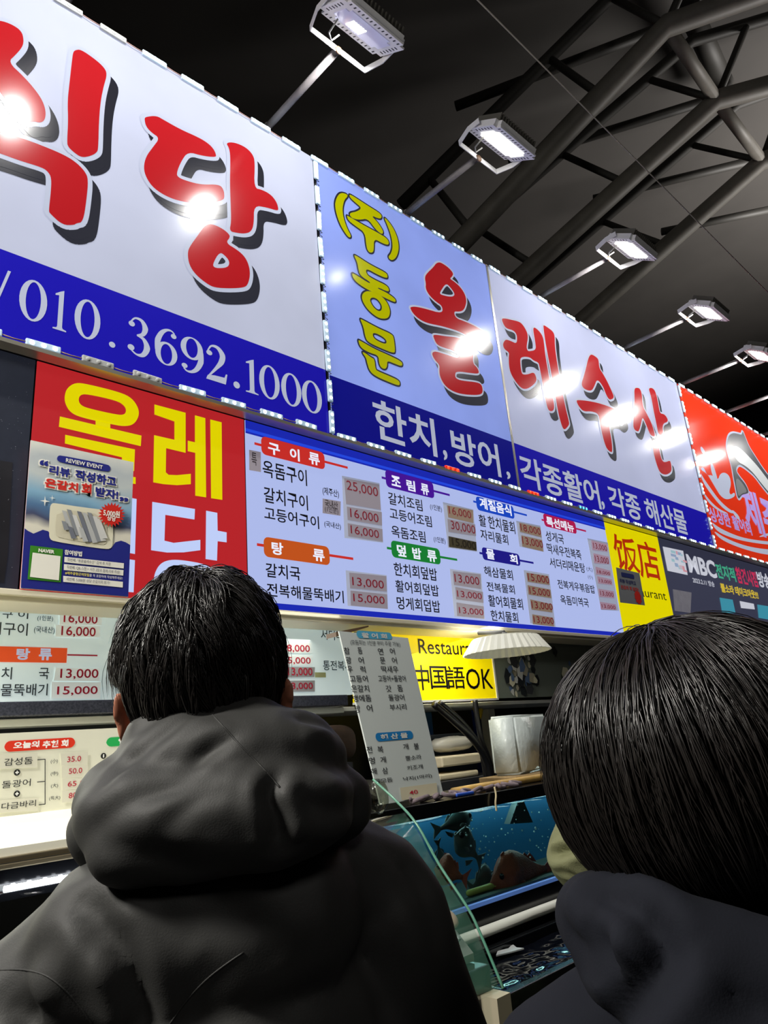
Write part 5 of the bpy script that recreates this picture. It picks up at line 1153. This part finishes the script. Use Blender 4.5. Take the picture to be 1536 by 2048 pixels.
def hair_strands(fr, center, rad, whorl, n, Lr, lift, seed, mask, down=.35, rad0=.0007, curl=.5, wave=.0, cut=None, clump=None, steps=9, swirl=.25, drop=None):
    """hair as fine tapering fibres laid over the skull, flowing away from the whorl"""
    rg = np.random.default_rng(seed); c = np.array(center); R = np.array(rad); wv = np.array(whorl, float); wv /= np.linalg.norm(wv)
    S = []
    while len(S) < n:
        v = rg.normal(size=3); v /= np.linalg.norm(v)
        if mask(v): S.append(v)
    S = np.array(S); L = rg.uniform(Lr[0], Lr[1], n); lf = rg.uniform(lift[0], lift[1], n)
    ncl = clump or max(20, n//26); cl = S[rg.integers(0, n, ncl)]
    ci = np.argmax(S@cl.T, 1); cdir = rg.normal(size=(ncl, 3)); clen = rg.uniform(.8, 1.2, ncl); clift = rg.uniform(.75, 1.4, ncl)
    L = L*clen[ci]; lf = lf*clift[ci]*np.clip(.75+.5*S[:, 2], .35, 1.0)
    P = np.empty((n, steps, 3)); s = S.copy(); g = np.array((0, 0, -1.0))
    for k in range(steps):
        t = k/(steps-1); h = .004+lf*np.sin(np.minimum(1, t*1.25)*math.pi/2)
        if curl: h = h-lf*curl*np.maximum(0, t-.55)**1.3
        nn = s/R; nn /= np.linalg.norm(nn, axis=1, keepdims=True)
        P[:, k] = c+s*R+nn*h[:, None]
        away = -(wv-(s@wv)[:, None]*s); tw = np.cross(wv, s); gt = g-(s@g)[:, None]*s
        cd_ = cdir[ci]-(np.sum(cdir[ci]*s, 1))[:, None]*s
        d = away/(np.linalg.norm(away, axis=1, keepdims=True)+.15)+swirl*tw+down*gt+curl*.35*cd_+.10*rg.normal(size=(n, 3))
        d /= np.linalg.norm(d, axis=1, keepdims=True)+1e-6
        s = s+d*(L/(steps-1)/R.mean())[:, None]; s /= np.linalg.norm(s, axis=1, keepdims=True)
    # pull each lock together towards its end
    for j in range(ncl):
        m = ci == j
        if m.sum() > 2:
            mean = P[m].mean(0); t = np.linspace(0, .62, steps)[None, :, None]; P[m] = P[m]*(1-t*.8)+mean[None]*t*.8
    if drop is not None:
        Q = P-c; P = P[~drop(Q).any(1)]; n = len(P)
    # three-sided fibres
    T = np.gradient(P, axis=1); T /= np.linalg.norm(T, axis=2, keepdims=True)+1e-9
    A = np.cross(T, np.array((.31, .2, .93))); A /= np.linalg.norm(A, axis=2, keepdims=True)+1e-9; B = np.cross(T, A)
    w = rad0*rg.uniform(.7, 1.3, n)[:, None]*np.interp(np.linspace(0, 1, steps), [0, .3, .8, 1], [1, 1, .7, .15])[None]
    V = np.stack([P+(A*math.cos(a)+B*math.sin(a))*w[:, :, None] for a in (0, 2.094, 4.189)], 2).reshape(-1, 3)
    base = (np.arange(n)*steps*3)[:, None, None]; k = (np.arange(steps-1)*3)[None, :, None]; i = np.arange(3)[None, None, :]
    F = np.stack([base+k+i, base+k+(i+1) % 3, base+k+3+(i+1) % 3, base+k+3+i], -1).reshape(-1, 4)
    return fr.arr(V), F
def add_hair(fr, t, parts, cap, m):
    V = []; F = []; o = 0
    for v, f in parts: V.append(v); F.append(f+o); o += len(v)
    cv, cf = cap; cv = fr.arr(np.array(cv)); V.append(cv); V = np.concatenate(V); F = np.concatenate(F); nq = len(F)
    cf = np.array(cf)+o; F = np.concatenate([F, cf])
    me = bpy.data.meshes.new('hair'); V = V-np.array(ORG[t.name])
    me.vertices.add(len(V)); me.vertices.foreach_set('co', V.ravel()); me.loops.add(len(F)*4); me.loops.foreach_set('vertex_index', F.ravel().astype(np.int32))
    me.polygons.add(len(F)); me.polygons.foreach_set('loop_start', (np.arange(len(F))*4).astype(np.int32)); me.polygons.foreach_set('loop_total', np.full(len(F), 4, np.int32))
    me.polygons.foreach_set('use_smooth', np.ones(len(F), bool)); me.materials.append(m); me.update(calc_edges=True); me.validate()
    ob = bpy.data.objects.new('hair', me); COL.objects.link(ob); ob.parent = t; ORG[ob.name] = ORG[t.name]; return ob
def scalp_cap(center, rad, keep, nu=48, nv=32):
    V = []; F = []
    for j in range(nv+1):
        ph = -math.pi/2+math.pi*j/nv
        for i in range(nu):
            th = 2*math.pi*i/nu; V.append((math.cos(ph)*math.cos(th), math.cos(ph)*math.sin(th), math.sin(ph)))
    for j in range(nv):
        for i in range(nu):
            q = (j*nu+i, j*nu+(i+1) % nu, (j+1)*nu+(i+1) % nu, (j+1)*nu+i)
            if all(keep(V[k]) for k in q): F.append(q)
    return [(center[0]+v[0]*rad[0], center[1]+v[1]*rad[1], center[2]+v[2]*rad[2]) for v in V], F
M_hair = mat('black_hair', (33, 29, 27), .38, spec=.7)
def cloth(name, rgb, rough=.8, var=.08, bump=.25, bs=420, spec=.3): return mat(name, rgb, rough, var=var, vscale=5, bump=bump, bscale=bs, spec=spec)

def person(lab, loc, yaw, H, head, tilt=0, skew=0, bent=False):
    fr = Frame(loc, yaw); t = thing('person', lab, 'person', (loc[0], loc[1], 0))
    V, N, F = body_mesh(H, head, tilt, skew, bent)
    o = obj('body', fr.arr(V), F, M_skin, t, None, True)
    return fr, t
from mathutils.bvhtree import BVHTree
def wear(fr, t, name, mb, m, voxel=.006, smooth=6, amp=.004, f=9, seed=0, stretch=(1, 1, 1), creases=(), seams=()):
    V, N, F = blend(mb, voxel, smooth)
    bv = BVHTree.FromPolygons([tuple(v) for v in fr.arr(V)], F) if creases or seams else None
    def lay(pts):
        out = []
        for q in catmull([(x, y, 0) for x, y in pts], 5):
            h = bv.ray_cast(CAMP, ray(q.x, q.y).normalized())
            if h[0]: out.append(h[0])
        return out
    lines = [(lay(p), d_, w_) for p, d_, w_ in creases]; sl = [lay(p) for p in seams]
    if amp: V = wrinkle(V, N, amp, f, seed, stretch)
    if lines:
        Wd = fr.arr(V)
        for L, d_, w_ in lines:
            if len(L) < 2: continue
            A = np.array([tuple(p) for p in L]); D = np.full(len(V), 9.0); tt2 = np.zeros(len(V))
            for i in range(len(A)-1):
                e = A[i+1]-A[i]; l2 = e@e+1e-12; u = np.clip(((Wd-A[i])@e)/l2, 0, 1); dd = np.linalg.norm(Wd-A[i]-u[:, None]*e, axis=1); m_ = dd < D; D[m_] = dd[m_]; tt2[m_] = ((i+u)/(len(A)-1))[m_]
            fade = np.sin(np.clip(tt2, .02, .98)*math.pi)**.5
            g = -d_*np.exp(-(D/w_)**2)+.55*d_*np.exp(-((D-2.0*w_)/(1.2*w_))**2); V = V+N*(g*fade)[:, None]
    o = obj(name, fr.arr(V), F, m, t, None, True)
    if sl:
        bv = BVHTree.FromPolygons([tuple(v) for v in fr.arr(V)], F)
        for p in seams:
            L = lay(p)
            if len(L) > 1: MB().tube(L, .0009, 6).build('seam', m, o, True)
    return o
def trousers(fr, t, H, zs, m, shoe):
    s = H/1.72; b = MB(); b.ell((0, -.01, zs-.58*s), (.185*s, .135*s, .16*s))
    for sx in (-1, 1):
        b.cap((sx*.09*s, 0, zs-.62*s), (sx*.10*s, .012, .49*s), .108*s, .085*s); b.cap((sx*.10*s, .012, .49*s), (sx*.105*s, -.008, .10*s), .085*s, .066*s)
    wear(fr, t, 'trousers', b, m, .009, 4, .004, 8, 3)
    for sx in (-1, 1):
        b = MB(); b.cap((sx*.105*s, -.04*s, .045*s), (sx*.114*s, .175*s, .04*s), .048*s, .042*s); b.cap((sx*.105*s, -.03, .05), (sx*.105*s, -.02, .11*s), .047*s, .045*s)
        b.box((sx*.108*s-.05*s, -.085*s, .003), (sx*.108*s+.05*s, .215*s, .022))
        wear(fr, t, 'shoe', b, shoe, .007, 3, 0)
M_denim = cloth('dark_trousers', (26, 28, 36)); M_shoe = mat('dark_shoe', (24, 24, 26), .5)

# ---- the man in the black hooded parka
d0, r0 = .84, -.22
PL = RT*r0+FW*d0
hz_ = EYE+.088
fr, pl = person('person with short black hair in a black hooded parka, seen from behind, left', PL, YAW+.0, 1.75, (-.004, 0.01, hz_), .18, .30)
hc = (-.006, 0.0, hz_+.008); hr = (.080, .098, .110)
def m1(v): return not (v[1] > .50 and v[2] < .45) and v[2] > -.93 and not (abs(v[0]) > .80 and v[2] < -.12 and v[1] > -.35)
ear = lambda Q: (Q[:, :, 0] < -.048) & (Q[:, :, 2] < -.018) & (Q[:, :, 1] > -.075)
hv = [hair_strands(fr, hc, hr, (.06, -.30, 1), 9600, (.035, .085), (.006, .018), 4, lambda v: m1(v) and v[2] > -.1, .22, .00072, .85, drop=ear),
      hair_strands(fr, hc, hr, (.06, -.30, 1), 4200, (.022, .040), (.004, .009), 5, lambda v: m1(v) and v[2] <= .15, .6, .0007, .3, drop=ear),
      hair_strands(fr, hc, hr, (.06, -.30, 1), 200, (.05, .09), (.012, .022), 6, lambda v: m1(v) and v[2] > .2, .1, .0005, -.2)]
add_hair(fr, pl, hv, scalp_cap(hc, (.0825, .1005, .1125), m1), M_hair)
M_parka = cloth('parka_black', (56, 56, 55), .62, .05, .08, 600, .35)
E_ = EYE
b = MB()
b.ell((.02, .02, E_-.46), (.235, .155, .33)); b.ell((-.01, .0, E_-.28), (.20, .145, .16)); b.ell((.01, .02, E_-.78), (.24, .165, .30), 0, 24, 14, None, .8)
b.cap((-.05, -.01, E_-.14), (-.155, -.055, E_-.235), .075, .085); b.cap((-.06, -.055, E_-.165), (.07, -.04, E_-.155), .092, .092); b.cap((.06, .0, E_-.11), (.155, .055, E_-.165), .08, .08)
b.cap((-.165, -.055, E_-.255), (-.27, -.06, E_-.50), .092, .085); b.cap((-.27, -.06, E_-.50), (-.23, .10, E_-.72), .082, .062)
b.cap((.165, .06, E_-.18), (.235, .07, E_-.46), .088, .085); b.cap((.235, .07, E_-.46), (.225, .16, E_-.70), .080, .062)
wear(fr, pl, 'parka', b, M_parka, .0065, 9, .006, 6.5, 2, (1.4, 1.4, .8),
     [([(190,1795),(215,1850),(250,1920),(285,2010),(292,2048)], .012, .011), ([(150,1800),(185,1860),(200,1900)], .006, .010), ([(20,2000),(60,2030),(80,2048)], .010, .012), ([(120,1860),(90,1900),(60,1950)], .004, .014), ([(420,1800),(500,1850),(560,1930)], .006, .016), ([(800,1720),(850,1800),(880,1900)], .006, .014)],
     [[(0,1940),(50,1940),(95,1953),(135,1985),(165,2020),(185,2048)], [(340,2048),(370,2005),(410,1962),(450,1930),(487,1905)]])
b = MB()
b.ell((.035, -.055, E_-.010), (.115, .088, .058), 0, 28, 18, None, .9); b.ell((.032, -.085, E_-.050), (.134, .082, .052), 0, 28, 18, Matrix.Rotation(.03, 3, 'Y'), .8)
b.ell((.070, -.05, E_-.01), (.088, .088, .056)); b.ell((-.03, -.06, E_-.035), (.085, .085, .053))
b.cap((-.092, -.05, E_-.066), (.138, -.03, E_-.058), .038, .042); b.cap((-.04, -.125, E_-.073), (.10, -.12, E_-.070), .034, .034)
b.cap((-.085, .06, E_-.03), (-.035, -.07, E_+.022), .030, .032); b.cap((.11, .07, E_-.02), (.065, -.06, E_+.026), .032, .032); b.cap((-.035, -.07, E_+.022), (.065, -.06, E_+.026), .030, .030)
hood = wear(fr, pl, 'hood', b, M_parka, .005, 14, .0045, 10, 7, (1.0, 1.0, 1.7),
     [([(205,1580),(280,1510),(360,1450),(430,1425)], .004, .009), ([(560,1545),(540,1590),(556,1640),(560,1690)], .010, .008), ([(180,1660),(260,1610),(340,1580),(440,1565)], .004, .010), ([(330,1650),(400,1600),(470,1590)], .003, .008), ([(590,1440),(650,1455),(700,1500),(735,1560)], .005, .010), ([(380,1540),(420,1500),(480,1470)], .005, .008), ([(200,1700),(300,1700),(420,1740)], .003, .012), ([(600,1600),(660,1620),(720,1610)], .005, .010)],
     [[(425,1430),(455,1462),(480,1490),(520,1530),(560,1575)]])
trousers(fr, pl, 1.75, E_+.085-.235, M_denim, M_shoe)

# ---- the person in the dark hoodie, nearer, on the right
d1, r1 = .58, .222
PR_ = RT*r1+FW*d1
fr2, pr = person('person with longer black hair in a dark navy hoodie, seen from behind, right', PR_, YAW-.05, 1.63, (.0, .01, EYE-.035), .12)
hc = (0, .0, EYE-.03); hr = (.099, .105, .100)
def m2(v): return not (v[1] > .55 and v[2] < .35) and v[2] > -.98
hv = [hair_strands(fr2, hc, hr, (-.25, -.1, 1), 9500, (.10, .17), (.006, .014), 14, lambda v: m2(v) and v[2] > .0, .45, .0006, .25, steps=11, swirl=.1, clump=520),
      hair_strands(fr2, hc, (.092, .099, .122), (-.25, -.1, 1), 5200, (.05, .10), (.003, .008), 15, lambda v: m2(v) and v[2] <= .15, .7, .0006, .1, steps=9, swirl=.05),
      hair_strands(fr2, hc, hr, (-.25, -.1, 1), 420, (.06, .12), (.008, .016), 16, lambda v: m2(v) and v[2] > .1, .2, .00038, -.1, steps=10)]
add_hair(fr2, pr, hv, scalp_cap(hc, (.1015, .1075, .103), m2), M_hair)
M_hood = cloth('hoodie_navy', (27, 29, 37), .9, .06, .08, 700, .2)
z0 = EYE
b = MB()
b.ell((0, .0, z0-.42), (.20, .13, .27)); b.ell((0, 0, z0-.30), (.185, .115, .14)); b.ell((0, .01, z0-.70), (.20, .14, .28), 0, 24, 14, None, .8)
for sx in (-1, 1):
    b.cap((sx*.05, 0, z0-.20), (sx*.138, .0, z0-.240), .058, .062); b.cap((sx*.145, 0, z0-.255), (sx*.205, -.0, z0-.50), .064, .06); b.cap((sx*.20, -.0, z0-.50), (sx*.205, .09, z0-.74), .058, .045)
wear(fr2, pr, 'hoodie', b, M_hood, .006, 8, .005, 7, 4, (1.4, 1.4, .8))
b = MB()
ring = [(.094*math.cos(a)*1.0, .088*math.sin(a)-.008, z0-.160-.030*math.cos(a)*1.0-.006*math.sin(a)) for a in np.linspace(0, 2*math.pi, 25)]
b.tube(ring, .030, 14)
b.ell((-.0, -.085, z0-.205), (.112, .055, .050), 0, 26, 16, Matrix.Rotation(.14, 3, 'Y'), .9); b.cap((-.080, -.070, z0-.140), (-.050, -.115, z0-.210), .028, .034); b.cap((-.050, -.115, z0-.210), (.10, -.115, z0-.245), .030, .032)
b.cap((-.082, .0, z0-.145), (-.065, -.06, z0-.168), .034, .038); b.cap((.0, -.085, z0-.168), (.10, -.07, z0-.195), .033, .036)
wear(fr2, pr, 'hood', b, M_hood, .0048, 12, .0025, 8, 9, (1.2, 1.2, 1.0), [([(1195,1790),(1240,1805),(1300,1850),(1330,1905)], .012, .009), ([(1180,1830),(1225,1895),(1250,1925)], .012, .013), ([(1340,1880),(1320,1940),(1270,2000),(1240,2045)], .013, .011), ([(1130,1850),(1170,1900),(1230,1930)], .008, .012)])
trousers(fr2, pr, 1.63, z0-.035-.225, M_denim, M_shoe)

# ---- the customer in olive by the tank, mostly hidden
fr3, po = person('person in an olive green jacket before the fish tank, mostly hidden', (1.95, 1.05), .25, 1.70, (0, .02, EYE+.04), .1, 0, True)
z3 = EYE+.08; hc = (0, .01, EYE+.05); hr = (.084, .096, .106)
add_hair(fr3, po, [hair_strands(fr3, hc, hr, (0, -.3, 1), 1800, (.05, .08), (.005, .014), 24, m1, .35, .0011, .4, steps=7)], scalp_cap(hc, (.089, .1, .111), m1), M_hair)
M_olive = cloth('jacket_olive', (124, 126, 92), .75, .08, .25, 500, .3)
b = MB(); b.ell((0, 0, z3-.46), (.215, .15, .28)); b.ell((0, 0, z3-.30), (.20, .13, .14)); b.ell((0, .01, z3-.72), (.22, .155, .26), 0, 24, 14, None, .8)
for sx in (-1, 1):
    b.cap((sx*.05, 0, z3-.20), (sx*.15, .0, z3-.235), .065, .065); b.cap((sx*.17, 0, z3-.235), (sx*.265, -.02, z3-.365), .062, .075); b.cap((sx*.265, -.02, z3-.385), (sx*.08, .19, z3-.48), .082, .052)
wear(fr3, po, 'jacket', b, M_olive, .007, 5, .008, 9, 6, (1.2, 1.2, 1.2), [([(1085,1722),(1110,1708),(1140,1700),(1175,1692)], .022, .010), ([(1112,1740),(1140,1745),(1170,1765)], .008, .008)])
_dg = bpy.context.evaluated_depsgraph_get(); _hit = SC.ray_cast(_dg, onY(1146, 1668, .9), ray(1146, 1668).normalized())
if _hit[0] and _hit[4].name.startswith('jacket'): MB().ell(_hit[1], (.010, .006, .005), 0, 12, 8).build('sleeve_patch', mat('patch_orange', (206, 84, 56), .6), _hit[4], True)
b = MB(); b.tube([(.09*math.cos(a), .08*math.sin(a), z3-.17) for a in np.linspace(0, 2*math.pi, 21)], .028, 12); wear(fr3, po, 'collar', b, M_olive, .006, 3, .003, 12, 2)
trousers(fr3, po, 1.70, z3-.04-.235, M_denim, M_shoe)
